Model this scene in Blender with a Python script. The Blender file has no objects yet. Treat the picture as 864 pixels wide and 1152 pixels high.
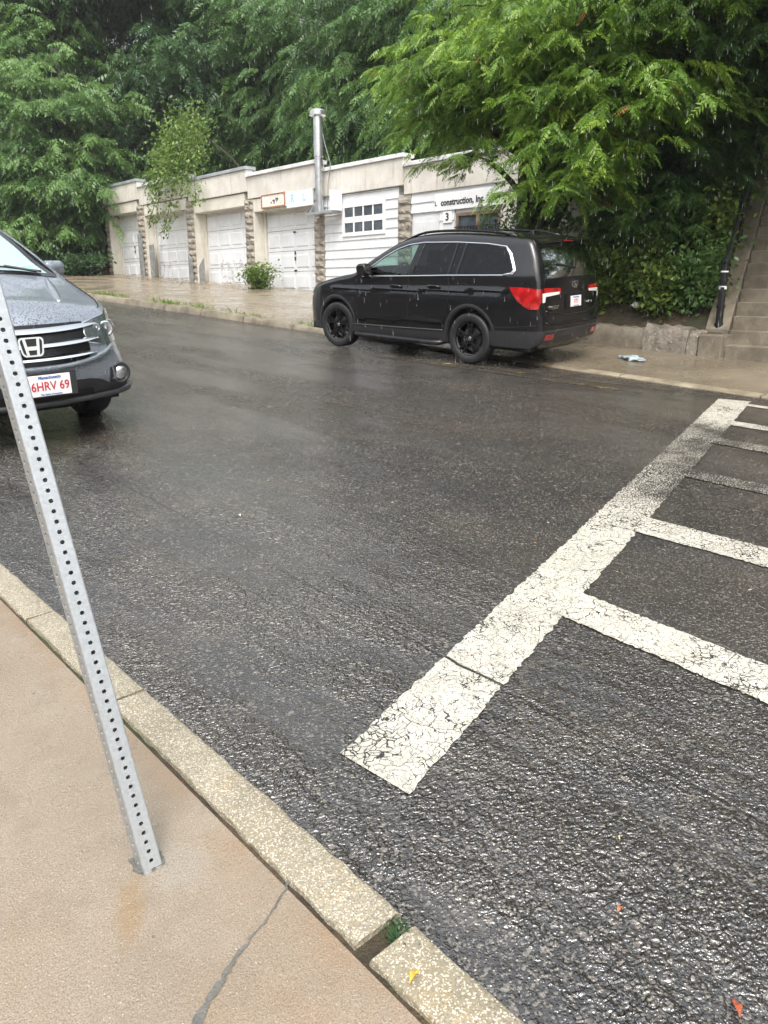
import bpy, bmesh, math, random
import numpy as np
from mathutils import Vector, Matrix
C = bpy.context
SC = C.scene
COL = SC.collection
R = math.radians
SL = 0.07                                   # the whole street climbs away from the camera
TH = R(132)
EU = np.array([math.cos(TH), math.sin(TH), 0.0])   # along the street, uphill
EV = np.array([math.sin(TH), -math.cos(TH), 0.0])  # across the street, away

def W(u, v, h=0.0):
    "street coordinates (metres along, across, above the sloping ground) to world"
    x = u * EU[0] + v * EV[0]; y = u * EU[1] + v * EV[1]
    return (x, y, SL * y + h)
def WZ(u, v, z):
    x = u * EU[0] + v * EV[0]; y = u * EU[1] + v * EV[1]
    return (x, y, z)
def gz(u, v):
    return SL * (u * EU[1] + v * EV[1])

# ------------------------------------------------------------------ objects
def tag(o, label=None, cat=None, group=None, kind=None):
    if label: o['label'] = label
    if cat: o['category'] = cat
    if group: o['group'] = group
    if kind: o['kind'] = kind
    return o
def link(o, parent=None):
    COL.objects.link(o)
    if parent is not None: o.parent = parent
    return o
def empty(name, mat=None, loc=None, **k):
    o = bpy.data.objects.new(name, None); o.empty_display_size = 0.2
    if loc is not None: o.location = loc
    if mat is not None: o.matrix_world = mat
    link(o); return tag(o, **k)
class MB:
    def __init__(s): s.v = []; s.f = []; s.mi = []; s.uv = None
    def add(s, vs, fs, m=0):
        b = len(s.v); s.v += [tuple(p) for p in vs]
        for f in fs: s.f.append([i + b for i in f]); s.mi.append(m)
    def box(s, x0, x1, y0, y1, z0, z1, m=0, M=None):
        vs = [(x, y, z) for z in (z0, z1) for y in (y0, y1) for x in (x0, x1)]
        if M is not None: vs = [tuple(M(*p)) for p in vs]
        s.add(vs, [(0, 2, 3, 1), (4, 5, 7, 6), (0, 1, 5, 4), (2, 6, 7, 3), (0, 4, 6, 2), (1, 3, 7, 5)], m)
    def tube(s, pts, rad, n=8, m=0, cap=True):
        pts = [np.array(p, float) for p in pts]
        if not hasattr(rad, '__len__'): rad = [rad] * len(pts)
        b = len(s.v); prev = None
        for i, p in enumerate(pts):
            t = pts[min(i + 1, len(pts) - 1)] - pts[max(i - 1, 0)]
            t = t / (np.linalg.norm(t) + 1e-9)
            if prev is None:
                a = np.array([0, 0, 1.0]) if abs(t[2]) < 0.9 else np.array([1.0, 0, 0])
                prev = np.cross(t, a)
            prev = prev - t * (prev @ t); prev /= np.linalg.norm(prev) + 1e-9
            q = np.cross(t, prev)
            for k in range(n):
                an = 2 * math.pi * k / n
                s.v.append(tuple(p + rad[i] * (math.cos(an) * prev + math.sin(an) * q)))
        for i in range(len(pts) - 1):
            for k in range(n):
                k2 = (k + 1) % n
                s.f.append([b + i * n + k, b + i * n + k2, b + (i + 1) * n + k2, b + (i + 1) * n + k]); s.mi.append(m)
        if cap:
            s.f.append([b + k for k in range(n)][::-1]); s.mi.append(m)
            e = b + (len(pts) - 1) * n
            s.f.append([e + k for k in range(n)]); s.mi.append(m)
    def lathe(s, prof, n=32, m=0, axis='y', M=None, close=False):
        "prof: (radius, along) pairs"
        b = len(s.v)
        for (r, a) in prof:
            for k in range(n):
                an = 2 * math.pi * k / n
                p = {'y': (r * math.cos(an), a, r * math.sin(an)), 'z': (r * math.cos(an), r * math.sin(an), a), 'x': (a, r * math.cos(an), r * math.sin(an))}[axis]
                s.v.append(tuple(M(*p)) if M else p)
        L = len(prof)
        for i in range(L if close else L - 1):
            i2 = (i + 1) % L
            for k in range(n):
                k2 = (k + 1) % n
                s.f.append([b + i * n + k, b + i * n + k2, b + i2 * n + k2, b + i2 * n + k]); s.mi.append(m)
    def prism(s, poly, d0, d1, m=0, M=None):
        "poly in (a, b); extruded along third coordinate; M maps (a, b, d)"
        n = len(poly); M = M or (lambda a, b, d: (a, b, d))
        vs = [M(a, b, d0) for a, b in poly] + [M(a, b, d1) for a, b in poly]
        fs = [list(range(n))[::-1], list(range(n, 2 * n))] + [[i, (i + 1) % n, n + (i + 1) % n, n + i] for i in range(n)]
        s.add(vs, fs, m)
    def build(s, name, mats, parent=None, smooth=False, bevel=0.0, recalc=True, angle=None):
        me = bpy.data.meshes.new(name)
        me.from_pydata([tuple(map(float, p)) for p in s.v], [], s.f)
        if not isinstance(mats, (list, tuple)): mats = [mats]
        for m in mats: me.materials.append(m)
        if len(mats) > 1: me.polygons.foreach_set('material_index', s.mi)
        if recalc:
            bm = bmesh.new(); bm.from_mesh(me); bmesh.ops.recalc_face_normals(bm, faces=bm.faces); bm.to_mesh(me); bm.free()
        if smooth: me.polygons.foreach_set('use_smooth', [True] * len(me.polygons))
        if smooth and angle is not None: me.set_sharp_from_angle(angle=R(angle))
        o = bpy.data.objects.new(name, me); link(o, parent)
        if bevel:
            md = o.modifiers.new('bevel', 'BEVEL'); md.width = bevel; md.segments = 2; md.limit_method = 'ANGLE'; md.angle_limit = R(40)
        me.update()
        return o

# ------------------------------------------------------------------ materials
class NT:
    def __init__(s, name):
        s.m = bpy.data.materials.new(name); s.m.use_nodes = True
        s.t = s.m.node_tree; s.t.nodes.clear()
        s.out = s.t.nodes.new('ShaderNodeOutputMaterial')
    def n(s, typ, props=None, **ins):
        nd = s.t.nodes.new(typ)
        for k, v in (props or {}).items(): setattr(nd, k, v)
        for k, v in ins.items():
            key = k.replace('__', ' ')
            sock = nd.inputs[int(k[1:])] if k[0] == 'i' and k[1:].isdigit() else nd.inputs[key]
            if isinstance(v, bpy.types.NodeSocket): s.t.links.new(v, sock)
            else: sock.default_value = v
        return nd
    def math(s, op, a, b=0.5, c=None, clamp=False):
        nd = s.t.nodes.new('ShaderNodeMath'); nd.operation = op; nd.use_clamp = clamp
        for i, v in enumerate((a, b, c)):
            if v is None: continue
            if isinstance(v, bpy.types.NodeSocket): s.t.links.new(v, nd.inputs[i])
            else: nd.inputs[i].default_value = v
        return nd.outputs[0]
    def mix(s, f, a, b, blend='MIX'):
        nd = s.t.nodes.new('ShaderNodeMix'); nd.data_type = 'RGBA'; nd.blend_type = blend
        for i, v in ((0, f), (6, a), (7, b)):
            if isinstance(v, bpy.types.NodeSocket): s.t.links.new(v, nd.inputs[i])
            else: nd.inputs[i].default_value = v if i == 0 or len(v) == 4 else (*v, 1)
        return nd.outputs[2]
    def ramp(s, f, stops, interp='LINEAR'):
        nd = s.t.nodes.new('ShaderNodeValToRGB'); nd.color_ramp.interpolation = interp
        el = nd.color_ramp.elements
        while len(el) < len(stops): el.new(0.5)
        for e, (p, c) in zip(el, stops):
            e.position = p; e.color = (c, c, c, 1) if not hasattr(c, '__len__') else (*c[:3], 1)
        s.t.links.new(f, nd.inputs[0]); return nd.outputs[0]
    def maprange(s, f, a, b, c=0.0, d=1.0, smooth=True):
        nd = s.t.nodes.new('ShaderNodeMapRange'); nd.interpolation_type = 'SMOOTHSTEP' if smooth else 'LINEAR'
        s.t.links.new(f, nd.inputs[0])
        for i, v in enumerate((a, b, c, d)): nd.inputs[i + 1].default_value = v
        return nd.outputs[0]
    def obj(s): return s.n('ShaderNodeTexCoord').outputs['Object']
    def uv(s): return s.n('ShaderNodeTexCoord').outputs['UV']
    def scale(s, vec, x, y, z=1.0):
        nd = s.n('ShaderNodeMapping', Vector=vec); nd.inputs['Scale'].default_value = (x, y, z); return nd.outputs[0]
    def noise(s, vec, scale, detail=4, rough=0.55, dist=0.0):
        return s.n('ShaderNodeTexNoise', Vector=vec, Scale=scale, Detail=detail, Roughness=rough, Distortion=dist).outputs['Fac']
    def voro(s, vec, scale, feature='F1', out='Distance', rnd=1.0):
        return s.n('ShaderNodeTexVoronoi', {'feature': feature}, Vector=vec, Scale=scale, Randomness=rnd).outputs[out]
    def bump(s, h, strength=0.3, dist=0.01, normal=None):
        nd = s.n('ShaderNodeBump', Height=h, Strength=strength, Distance=dist)
        if normal is not None: s.t.links.new(normal, nd.inputs['Normal'])
        return nd.outputs[0]
    def pbr(s, col, rough=0.5, normal=None, metal=0.0, **k):
        nd = s.n('ShaderNodeBsdfPrincipled')
        def setv(name, v):
            if isinstance(v, bpy.types.NodeSocket): s.t.links.new(v, nd.inputs[name])
            else: nd.inputs[name].default_value = (*v, 1) if name == 'Base Color' and len(v) == 3 else v
        setv('Base Color', col); setv('Roughness', rough); setv('Metallic', metal)
        for kk, v in k.items(): setv(kk.replace('__', ' '), v)
        if normal is not None: s.t.links.new(normal, nd.inputs['Normal'])
        return nd.outputs[0]
    def done(s, sh):
        s.t.links.new(sh, s.out.inputs['Surface']); return s.m

def simple(name, col, rough=0.5, metal=0.0, var=0.15, scale=3.0, bump=0.0, bscale=40.0, bdist=0.004, **k):
    t = NT(name); co = t.obj()
    n = t.noise(co, scale, 5, 0.6)
    d = tuple(c * (1 - var) for c in col); l = tuple(min(1, c * (1 + var)) for c in col)
    c = t.mix(t.maprange(n, 0.3, 0.7), d, l)
    nr = t.bump(t.noise(co, bscale, 3), bump, bdist) if bump else None
    return t.done(t.pbr(c, rough, nr, metal, **k))

M = {}
def asphalt_nodes(t, uv):
    "returns colour, roughness, normal of the wet street; uv = metres across, along"
    sep = t.n('ShaderNodeSeparateXYZ', Vector=uv)
    v, u = sep.outputs[0], sep.outputs[1]
    big = t.noise(uv, 0.35, 4, 0.6)
    mid = t.noise(uv, 2.2, 5, 0.65)
    agg = t.voro(uv, 150.0)                         # stones in the surface
    aggc = t.n('ShaderNodeTexVoronoi', Vector=uv, Scale=150.0).outputs['Color']
    ar = t.n('ShaderNodeSeparateColor', Color=aggc).outputs[0]
    base = t.mix(t.maprange(mid, 0.3, 0.7), (0.017, 0.0155, 0.014), (0.033, 0.030, 0.027))
    base = t.mix(t.maprange(big, 0.35, 0.65), base, (0.040, 0.034, 0.028))
    # brown silt
    base = t.mix(t.math('MULTIPLY', t.maprange(t.noise(uv, 1.1, 4, 0.7), 0.5, 0.75), 0.45), base, (0.075, 0.058, 0.042))
    pale = t.maprange(t.math('ADD', ar, t.math('MULTIPLY', t.math('SUBTRACT', t.noise(uv, 1.7, 3, 0.6), 0.5), 0.35)), 0.80, 0.92)
    base = t.mix(t.math('MULTIPLY', pale, 0.7), base, (0.20, 0.18, 0.15))
    ag2 = t.n('ShaderNodeSeparateColor', Color=t.n('ShaderNodeTexVoronoi', Vector=uv, Scale=62.0).outputs['Color']).outputs[1]
    base = t.mix(t.math('MULTIPLY', t.maprange(ag2, 0.975, 0.99), 0.6), base, (0.24, 0.21, 0.18))
    ck = t.voro(t.n('ShaderNodeVectorMath', {'operation': 'ADD'}, i0=uv, i1=t.n('ShaderNodeVectorMath', {'operation': 'SCALE'}, i0=t.n('ShaderNodeTexNoise', Vector=uv, Scale=2.2, Detail=5).outputs['Color'], Scale=0.55).outputs[0]).outputs[0], 0.42, 'DISTANCE_TO_EDGE')
    ck = t.math('MULTIPLY', t.maprange(ck, 0.002, 0.008, 1, 0), t.maprange(t.noise(uv, 0.9, 3), 0.46, 0.58))
    base = t.mix(t.math('MULTIPLY', ck, 0.7), base, (0.085, 0.075, 0.06))
    base = t.mix(t.math('MULTIPLY', t.maprange(ar, 0.0, 0.25, 1, 0), 0.5), base, (0.012, 0.012, 0.012))
    # long tar joints parallel to the kerb
    wob = t.math('MULTIPLY', t.math('SUBTRACT', t.noise(t.scale(uv, 0.4, 1.2), 1.5, 3), 0.5), 0.12)
    vv = t.math('ADD', v, wob)
    j1 = t.maprange(t.math('ABSOLUTE', t.math('SUBTRACT', vv, 2.12)), 0.004, 0.014, 1, 0)
    j2 = t.maprange(t.math('ABSOLUTE', t.math('SUBTRACT', vv, 4.9)), 0.004, 0.016, 0.7, 0)
    jj = t.math('MAXIMUM', j1, j2)
    base = t.mix(t.math('MULTIPLY', jj, t.maprange(t.noise(uv, 1.6, 3), 0.35, 0.6, 0.15, 0.75)), base, (0.012, 0.012, 0.012))
    # running water: near gutter sheet and streaks along the fall
    warp = t.noise(t.scale(uv, 1.0, 0.35), 1.1, 3)
    flow = t.maprange(t.math('ADD', v, t.math('MULTIPLY', t.math('SUBTRACT', warp, 0.5), 2.6)), 2.0, 4.6, 1, 0)
    pud = t.maprange(t.noise(t.scale(uv, 1.0, 0.22), 0.9, 5, 0.6), 0.44, 0.62)
    film = t.math('MAXIMUM', flow, t.math('MULTIPLY', pud, 0.75))
    rough = t.math('ADD', t.math('MULTIPLY', t.math('SUBTRACT', 1.0, film), 0.16), 0.075)
    rough = t.math('ADD', rough, t.math('MULTIPLY', t.noise(uv, 14, 3), 0.07))
    rip1 = t.noise(t.scale(uv, 0.8, 1.15), 46, 0, 0.4, 1.2)
    rip2 = t.noise(t.scale(uv, 0.8, 1.1), 105, 0, 0.4, 0.8)
    strk = t.noise(t.scale(uv, 1.0, 0.14), 20, 2, 0.55, 0.5)
    rip = t.math('ADD', t.math('ADD', t.math('MULTIPLY', rip1, 0.62), t.math('MULTIPLY', rip2, 0.22)), t.math('MULTIPLY', strk, 0.45))
    brk = t.maprange(t.noise(t.scale(uv, 1.0, 0.35), 2.0, 4, 0.6), 0.38, 0.62, 0.12, 1.0)
    hgt = t.math('MULTIPLY', rip, t.math('ADD', t.math('MULTIPLY', t.math('MULTIPLY', flow, brk), 0.029), 0.004))
    stones = t.math('MULTIPLY', t.maprange(agg, 0.0, 0.7, 1, 0), t.math('SUBTRACT', 0.0036, t.math('MULTIPLY', flow, 0.0022)))
    fine = t.math('MULTIPLY', t.noise(uv, 210, 2, 0.6), t.math('SUBTRACT', 0.0020, t.math('MULTIPLY', flow, 0.0013)))
    hgt = t.math('ADD', t.math('ADD', hgt, stones), fine)
    hgt = t.math('ADD', hgt, t.math('MULTIPLY', t.noise(uv, 3.0, 2), 0.012))
    hgt = t.math('SUBTRACT', hgt, t.math('MULTIPLY', jj, 0.004))
    nr = t.bump(hgt, 0.85, 1.0)
    return base, rough, nr, film

def make_materials():
    t = NT('wet_asphalt'); c, r, n, fm = asphalt_nodes(t, t.uv())
    M['asphalt'] = t.done(t.pbr(c, r, n, Specular__IOR__Level=t.math('ADD', 0.45, t.math('MULTIPLY', fm, 0.5)), Coat__Weight=t.math('MULTIPLY', fm, 0.75), Coat__IOR=1.55, Coat__Roughness=0.10, Coat__Normal=n))
    # cracked road paint: the street shows through the cracks and worn places
    t = NT('cracked_paint'); uv = t.uv()
    ac, ar, an, _f = asphalt_nodes(t, uv)
    sep = t.n('ShaderNodeSeparateXYZ', Vector=uv)
    v = sep.outputs[0]
    wuv = t.n('ShaderNodeVectorMath', {'operation': 'ADD'}, i0=uv, i1=t.n('ShaderNodeVectorMath', {'operation': 'SCALE'}, i0=t.n('ShaderNodeTexNoise', Vector=uv, Scale=8.0, Detail=5).outputs['Color'], Scale=0.15).outputs[0]).outputs[0]
    cr1 = t.voro(wuv, 9.5, 'DISTANCE_TO_EDGE')
    cr2 = t.voro(wuv, 19.0, 'DISTANCE_TO_EDGE')
    wear = t.noise(uv, 2.3, 5, 0.7)
    grit = t.noise(uv, 85, 3, 0.7)
    far = t.maprange(v, 2.7, 5.0)
    back = t.maprange(v, 6.6, 7.6, 1, 0)
    worn = t.math('MULTIPLY', far, t.math('ADD', t.math('MULTIPLY', back, 0.65), 0.35))
    cr3 = t.voro(wuv, 34.0, 'DISTANCE_TO_EDGE')
    m1 = t.maprange(t.noise(uv, 3.1, 4, 0.7), 0.50, 0.68)
    k1 = t.maprange(t.math('SUBTRACT', cr1, t.math('MULTIPLY', m1, 0.022)), -0.004, 0.010)
    m2 = t.maprange(t.noise(uv, 4.3, 4, 0.7), 0.50, 0.70)
    k2 = t.maprange(t.math('SUBTRACT', cr2, t.math('MULTIPLY', m2, 0.030)), -0.008, 0.022)
    k3 = t.maprange(t.math('SUBTRACT', cr3, t.math('MULTIPLY', t.maprange(wear, 0.50, 0.72), 0.12)), -0.02, 0.05)
    g1 = t.maprange(t.math('SUBTRACT', t.math('ADD', grit, t.math('MULTIPLY', wear, 0.5)), t.math('ADD', 0.36, t.math('MULTIPLY', worn, 0.43))), -0.05, 0.04)
    keep = t.math('MULTIPLY', t.math('MULTIPLY', t.math('MULTIPLY', k1, k2), k3), g1)
    # the tar joint breaks the paint
    jn = t.maprange(t.math('ABSOLUTE', t.math('SUBTRACT', v, t.math('ADD', 2.09, t.math('MULTIPLY', t.noise(uv, 3, 3), 0.06)))), 0.004, 0.012)
    keep = t.math('MULTIPLY', keep, jn)
    keep = t.maprange(keep, 0.35, 0.6)
    pc = t.mix(t.maprange(t.noise(uv, 5, 5, 0.7), 0.3, 0.75), (0.46, 0.44, 0.375), (0.60, 0.58, 0.50))
    pc = t.mix(t.math('MULTIPLY', t.maprange(t.noise(uv, 45, 3, 0.7), 0.55, 0.75), 0.5), pc, (0.33, 0.315, 0.26))
    pc = t.mix(t.math('MULTIPLY', t.maprange(t.noise(t.scale(uv, 1, .5), 1.6, 5, 0.7), 0.45, 0.72), 0.45), pc, (0.30, 0.285, 0.24))
    pn = t.bump(t.math('ADD', t.math('MULTIPLY', keep, 0.004), t.math('MULTIPLY', t.noise(uv, 60, 3), 0.003)), 0.8, 1.0)
    pp = t.pbr(pc, 0.33, pn, Specular__IOR__Level=0.5)
    aa = t.pbr(ac, ar, an, Specular__IOR__Level=1.0)
    M['paint'] = t.done(t.n('ShaderNodeMixShader', Fac=keep, i1=aa, i2=pp).outputs[0])
    # faded yellow kerb-lane line
    t = NT('faded_yellow_paint'); uv = t.uv(); ac, ar, an, _f = asphalt_nodes(t, uv)
    g = t.math('ADD', t.math('MULTIPLY', t.noise(uv, 55, 3, 0.7), 0.6), t.math('MULTIPLY', t.noise(uv, 2.4, 3, 0.6), 0.7))
    M['yellow'] = t.done(t.n('ShaderNodeMixShader', Fac=t.maprange(g, 0.72, 0.84), i1=t.pbr(ac, ar, an), i2=t.pbr((0.55, 0.34, 0.06), 0.35)).outputs[0])

    # near pavement: wet tan concrete
    t = NT('tan_concrete'); uv = t.uv()
    sep = t.n('ShaderNodeSeparateXYZ', Vector=uv)
    a = t.noise(uv, 1.3, 5, 0.6); b = t.noise(uv, 6, 5, 0.7); s = t.noise(uv, 240, 2, 0.6)
    c = t.mix(t.maprange(a, 0.3, 0.7), (0.258, 0.212, 0.155), (0.340, 0.291, 0.225))
    c = t.mix(t.math('MULTIPLY', t.maprange(b, 0.5, 0.75), 0.6), c, (0.335, 0.285, 0.235))
    damp = t.maprange(t.noise(uv, 2.6, 6, 0.65), 0.48, 0.60)
    c = t.mix(t.math('MULTIPLY', damp, 0.45), c, (0.185, 0.148, 0.105))
    c = t.mix(t.math('MULTIPLY', t.maprange(t.voro(uv, 9.0), 0.03, 0.06, 1, 0), t.maprange(t.noise(uv, 3.1, 2), 0.52, 0.56)), c, (0.10, 0.085, 0.07))
    ochre = t.maprange(t.noise(t.scale(uv, 1.6, 0.7), 1.0, 4, 0.6), 0.52, 0.72)
    c = t.mix(t.math('MULTIPLY', ochre, 0.55), c, (0.28, 0.180, 0.100))
    # rust stain trailing from the post foot
    dv = t.math('SUBTRACT', sep.outputs[0], 0.55); du = t.math('SUBTRACT', sep.outputs[1], 1.52)
    rr = t.math('ADD', t.math('MULTIPLY', t.math('POWER', t.math('ADD', dv, t.math('MULTIPLY', du, -0.55)), 2), 420), t.math('MULTIPLY', t.math('POWER', t.math('ADD', du, t.math('MULTIPLY', dv, 0.9)), 2), 36))
    st = t.math('MULTIPLY', t.maprange(t.math('ADD', rr, t.math('MULTIPLY', t.noise(uv, 30, 5, 0.7), 2.4)), 1.0, 2.3, 1, 0), 0.6)
    c = t.mix(st, c, (0.25, 0.150, 0.055))
    # grey mortar patch round the post
    pd = t.math('ADD', t.math('MULTIPLY', t.math('POWER', t.math('SUBTRACT', sep.outputs[0], 0.70), 2), 110), t.math('MULTIPLY', t.math('POWER', t.math('SUBTRACT', sep.outputs[1], 1.58), 2), 60))
    pt = t.math('MULTIPLY', t.maprange(t.math('ADD', pd, t.math('MULTIPLY', t.noise(uv, 20, 5, 0.7), 2.0)), 1.2, 2.0, 1, 0), 0.6)
    c = t.mix(pt, c, (0.31, 0.28, 0.235))
    c = t.mix(t.math('MULTIPLY', t.maprange(s, 0.38, 0.70), 0.75), c, (0.140, 0.108, 0.074))
    c = t.mix(t.math('MULTIPLY', t.maprange(t.noise(uv, 170, 2, 0.5), 0.62, 0.74), 0.7), c, (0.50, 0.45, 0.385))
    edge = t.maprange(sep.outputs[0], 0.70, 0.91)
    c = t.mix(t.math('MULTIPLY', edge, t.math('MULTIPLY', t.maprange(t.noise(uv, 5, 4, 0.7), 0.35, 0.6), 0.55)), c, (0.24, 0.150, 0.080))
    drops = t.math('MULTIPLY', t.maprange(t.voro(uv, 40), 0.0, 0.16, 1, 0), 0.0030)
    h = t.math('ADD', t.math('ADD', t.math('MULTIPLY', s, 0.005), t.math('MULTIPLY', t.noise(uv, 90, 3), 0.006)), drops)
    rgh = t.math('ADD', 0.10, t.math('MULTIPLY', t.maprange(t.noise(uv, 2.2, 5, 0.65), 0.38, 0.62), 0.32))
    M['walk'] = t.done(t.pbr(c, rgh, t.bump(h, 0.55, 1.0), Specular__IOR__Level=0.55))
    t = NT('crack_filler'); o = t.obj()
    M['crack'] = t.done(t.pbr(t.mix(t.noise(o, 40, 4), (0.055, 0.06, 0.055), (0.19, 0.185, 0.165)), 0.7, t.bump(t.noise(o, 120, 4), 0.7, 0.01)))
    # granite kerb
    t = NT('granite'); o = t.obj()
    s1 = t.voro(o, 290, out='Color'); sr = t.n('ShaderNodeSeparateColor', Color=s1).outputs[0]
    c = t.mix(t.maprange(t.noise(o, 3, 4), 0.3, 0.7), (0.235, 0.205, 0.135), (0.315, 0.280, 0.200))
    c = t.mix(t.math('MULTIPLY', t.maprange(t.noise(o, 7, 4, 0.7), 0.55, 0.75), 0.55), c, (0.30, 0.215, 0.085))
    c = t.mix(t.maprange(sr, 0.70, 0.80), c, (0.19, 0.17, 0.135))
    c = t.mix(t.maprange(sr, 0.24, 0.14), c, (0.50, 0.46, 0.375))
    h = t.math('ADD', t.noise(o, 110, 3), t.math('MULTIPLY', t.noise(t.scale(o, 1, 1, 1), 28, 3), 0.8))
    M['granite'] = t.done(t.pbr(c, 0.36, t.bump(h, 0.55, 0.006)))
    t = NT('dirty_kerb'); o = t.obj()
    c = t.mix(t.maprange(t.noise(o, 2.2, 5, 0.7), 0.3, 0.7), (0.13, 0.105, 0.07), (0.30, 0.26, 0.19))
    M['farkerb'] = t.done(t.pbr(c, 0.4, t.bump(t.noise(o, 40, 4), 0.6, 0.01)))
    # far pavement, wet, with silt
    t = NT('wet_far_concrete'); uv = t.uv()
    a = t.noise(uv, 0.7, 5, 0.6); b = t.noise(uv, 3, 5, 0.7)
    c = t.mix(t.maprange(a, 0.3, 0.7), (0.13, 0.106, 0.075), (0.22, 0.184, 0.135))
    sepf = t.n('ShaderNodeSeparateXYZ', Vector=uv)
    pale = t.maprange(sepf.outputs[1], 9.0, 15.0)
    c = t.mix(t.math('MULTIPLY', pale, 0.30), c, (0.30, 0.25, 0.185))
    c = t.mix(t.math('MULTIPLY', t.maprange(b, 0.5, 0.7), 0.35), c, (0.15, 0.115, 0.075))
    c = t.mix(t.math('MULTIPLY', t.maprange(t.noise(uv, 60, 3), 0.55, 0.75), 0.35), c, (0.42, 0.37, 0.30))
    wet = t.maprange(t.noise(uv, 0.9, 4, 0.6), 0.30, 0.66)
    rgh = t.math('ADD', 0.08, t.math('MULTIPLY', wet, 0.30))
    h = t.math('ADD', t.math('MULTIPLY', t.noise(uv, 80, 3), 0.003), t.math('MULTIPLY', t.noise(uv, 12, 3), 0.004))
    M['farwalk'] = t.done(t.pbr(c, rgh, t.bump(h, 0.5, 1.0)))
    # earth of the slope
    t = NT('leafy_earth'); o = t.obj()
    c = t.mix(t.maprange(t.noise(o, 2, 5, 0.7), 0.35, 0.65), (0.035, 0.026, 0.016), (0.095, 0.068, 0.038))
    c = t.mix(t.math('MULTIPLY', t.maprange(t.noise(o, 1.1, 4, 0.7), 0.5, 0.65), 0.7), c, (0.035, 0.055, 0.018))
    M['earth'] = t.done(t.pbr(c, 0.8, t.bump(t.noise(o, 14, 5, 0.7), 0.8, 0.08)))

    # building
    def streaky(name, lo, hi, stain, rough=0.55, st=0.45, bs=60):
        t = NT(name); o = t.obj()
        c = t.mix(t.maprange(t.noise(o, 1.6, 5, 0.65), 0.3, 0.7), lo, hi)
        sx = t.noise(t.scale(o, 5, 5, 0.45), 1.4, 5, 0.65)
        c = t.mix(t.math('MULTIPLY', t.maprange(sx, 0.52, 0.74), st), c, stain)
        c = t.mix(t.math('MULTIPLY', t.maprange(t.noise(o, 9, 4, 0.7), 0.62, 0.70), st * 0.8), c, stain)
        return t.done(t.pbr(c, rough, t.bump(t.noise(o, bs, 4), 0.35, 0.008)))
    M['stucco'] = streaky('old_cream_stucco', (0.51, 0.485, 0.435), (0.65, 0.625, 0.57), (0.30, 0.24, 0.17))
    M['stucco_pale'] = streaky('cream_lintel', (0.53, 0.50, 0.435), (0.65, 0.62, 0.55), (0.36, 0.27, 0.17))
    M['coping'] = simple('weathered_coping', (0.62, 0.63, 0.63), 0.4, 0, 0.2, 2, 0.2)
    M['coping_grey'] = simple('grey_coping', (0.30, 0.32, 0.34), 0.4, 0, 0.2, 2, 0.2)
    M['door'] = streaky('white_door_paint', (0.60, 0.615, 0.63), (0.69, 0.705, 0.72), (0.52, 0.49, 0.43), 0.35, 0.30, 30)
    M['siding'] = streaky('white_siding', (0.58, 0.595, 0.61), (0.68, 0.695, 0.71), (0.55, 0.54, 0.50), 0.38, 0.22, 30)
    M['dark'] = simple('dark_gap', (0.012, 0.012, 0.012), 0.8, 0, 0.1)
    t = NT('rock_faced_block'); o = t.obj()
    c = t.mix(t.maprange(t.noise(o, 5, 5, 0.7), 0.3, 0.7), (0.17, 0.15, 0.125), (0.40, 0.36, 0.30))
    c = t.mix(t.math('MULTIPLY', t.maprange(t.noise(o, 1.3, 3), 0.45, 0.65), 0.5), c, (0.36, 0.31, 0.235))
    M['block'] = t.done(t.pbr(c, 0.6, t.bump(t.noise(o, 11, 5, 0.7), 0.9, 0.06)))
    M['mortar'] = simple('mortar', (0.36, 0.335, 0.285), 0.8, 0, 0.2, 8, 0.4)
    M['board'] = simple('grey_board', (0.20, 0.205, 0.20), 0.6, 0, 0.3, 6, 0.4)
    M['steel'] = simple('flue_steel', (0.56, 0.57, 0.58), 0.32, 0.9, 0.15, 5, 0.1)
    M['galv'] = None
    t = NT('galvanised_steel'); o = t.obj()
    sp = t.voro(o, 130, out='Color'); sr = t.n('ShaderNodeSeparateColor', Color=sp).outputs[0]
    c = t.mix(sr, (0.43, 0.46, 0.485), (0.50, 0.53, 0.55))
    c = t.mix(t.math('MULTIPLY', t.maprange(t.noise(t.scale(o, 9, 9, 1.2), 3, 5, 0.7), 0.5, 0.72), 0.4), c, (0.34, 0.345, 0.33))
    M['galv'] = t.done(t.pbr(c, t.math('ADD', 0.34, t.math('MULTIPLY', t.noise(o, 30, 3), 0.2)), t.bump(t.noise(o, 300, 2), 0.25, 0.001), 0.55))
    M['black'] = simple('black_paint', (0.014, 0.014, 0.015), 0.35, 0, 0.3, 8, 0.2)
    M['iron'] = simple('black_iron_pipe', (0.018, 0.018, 0.02), 0.3, 0.2, 0.3, 10, 0.3)
    M['white'] = simple('white_plastic', (0.75, 0.76, 0.77), 0.35, 0, 0.05)
    M['rust'] = simple('rusty_frame', (0.32, 0.15, 0.07), 0.7, 0, 0.5, 20, 0.3)
    M['rustwhite'] = streaky('rust_streaked_sign', (0.62, 0.60, 0.54), (0.75, 0.73, 0.68), (0.42, 0.20, 0.08), 0.45, 0.75, 40)
    M['signblue'] = simple('pale_sign_face', (0.66, 0.74, 0.76), 0.35, 0, 0.06, 6)
    M['lettersky'] = simple('faded_blue_letter', (0.30, 0.52, 0.66), 0.5, 0, 0.15, 12)
    M['ink'] = simple('black_letter', (0.02, 0.02, 0.022), 0.5)
    M['scrawl'] = simple('pencil_scrawl', (0.40, 0.39, 0.38), 0.7)
    M['wood'] = simple('brown_window_wood', (0.17, 0.115, 0.075), 0.6, 0, 0.3, 8)
    M['pane'] = simple('dim_pane', (0.07, 0.085, 0.10), 0.08, 0, 0.4, 3)
    M['stair'] = None
    t = NT('wet_stair_concrete'); o = t.obj()
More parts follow.
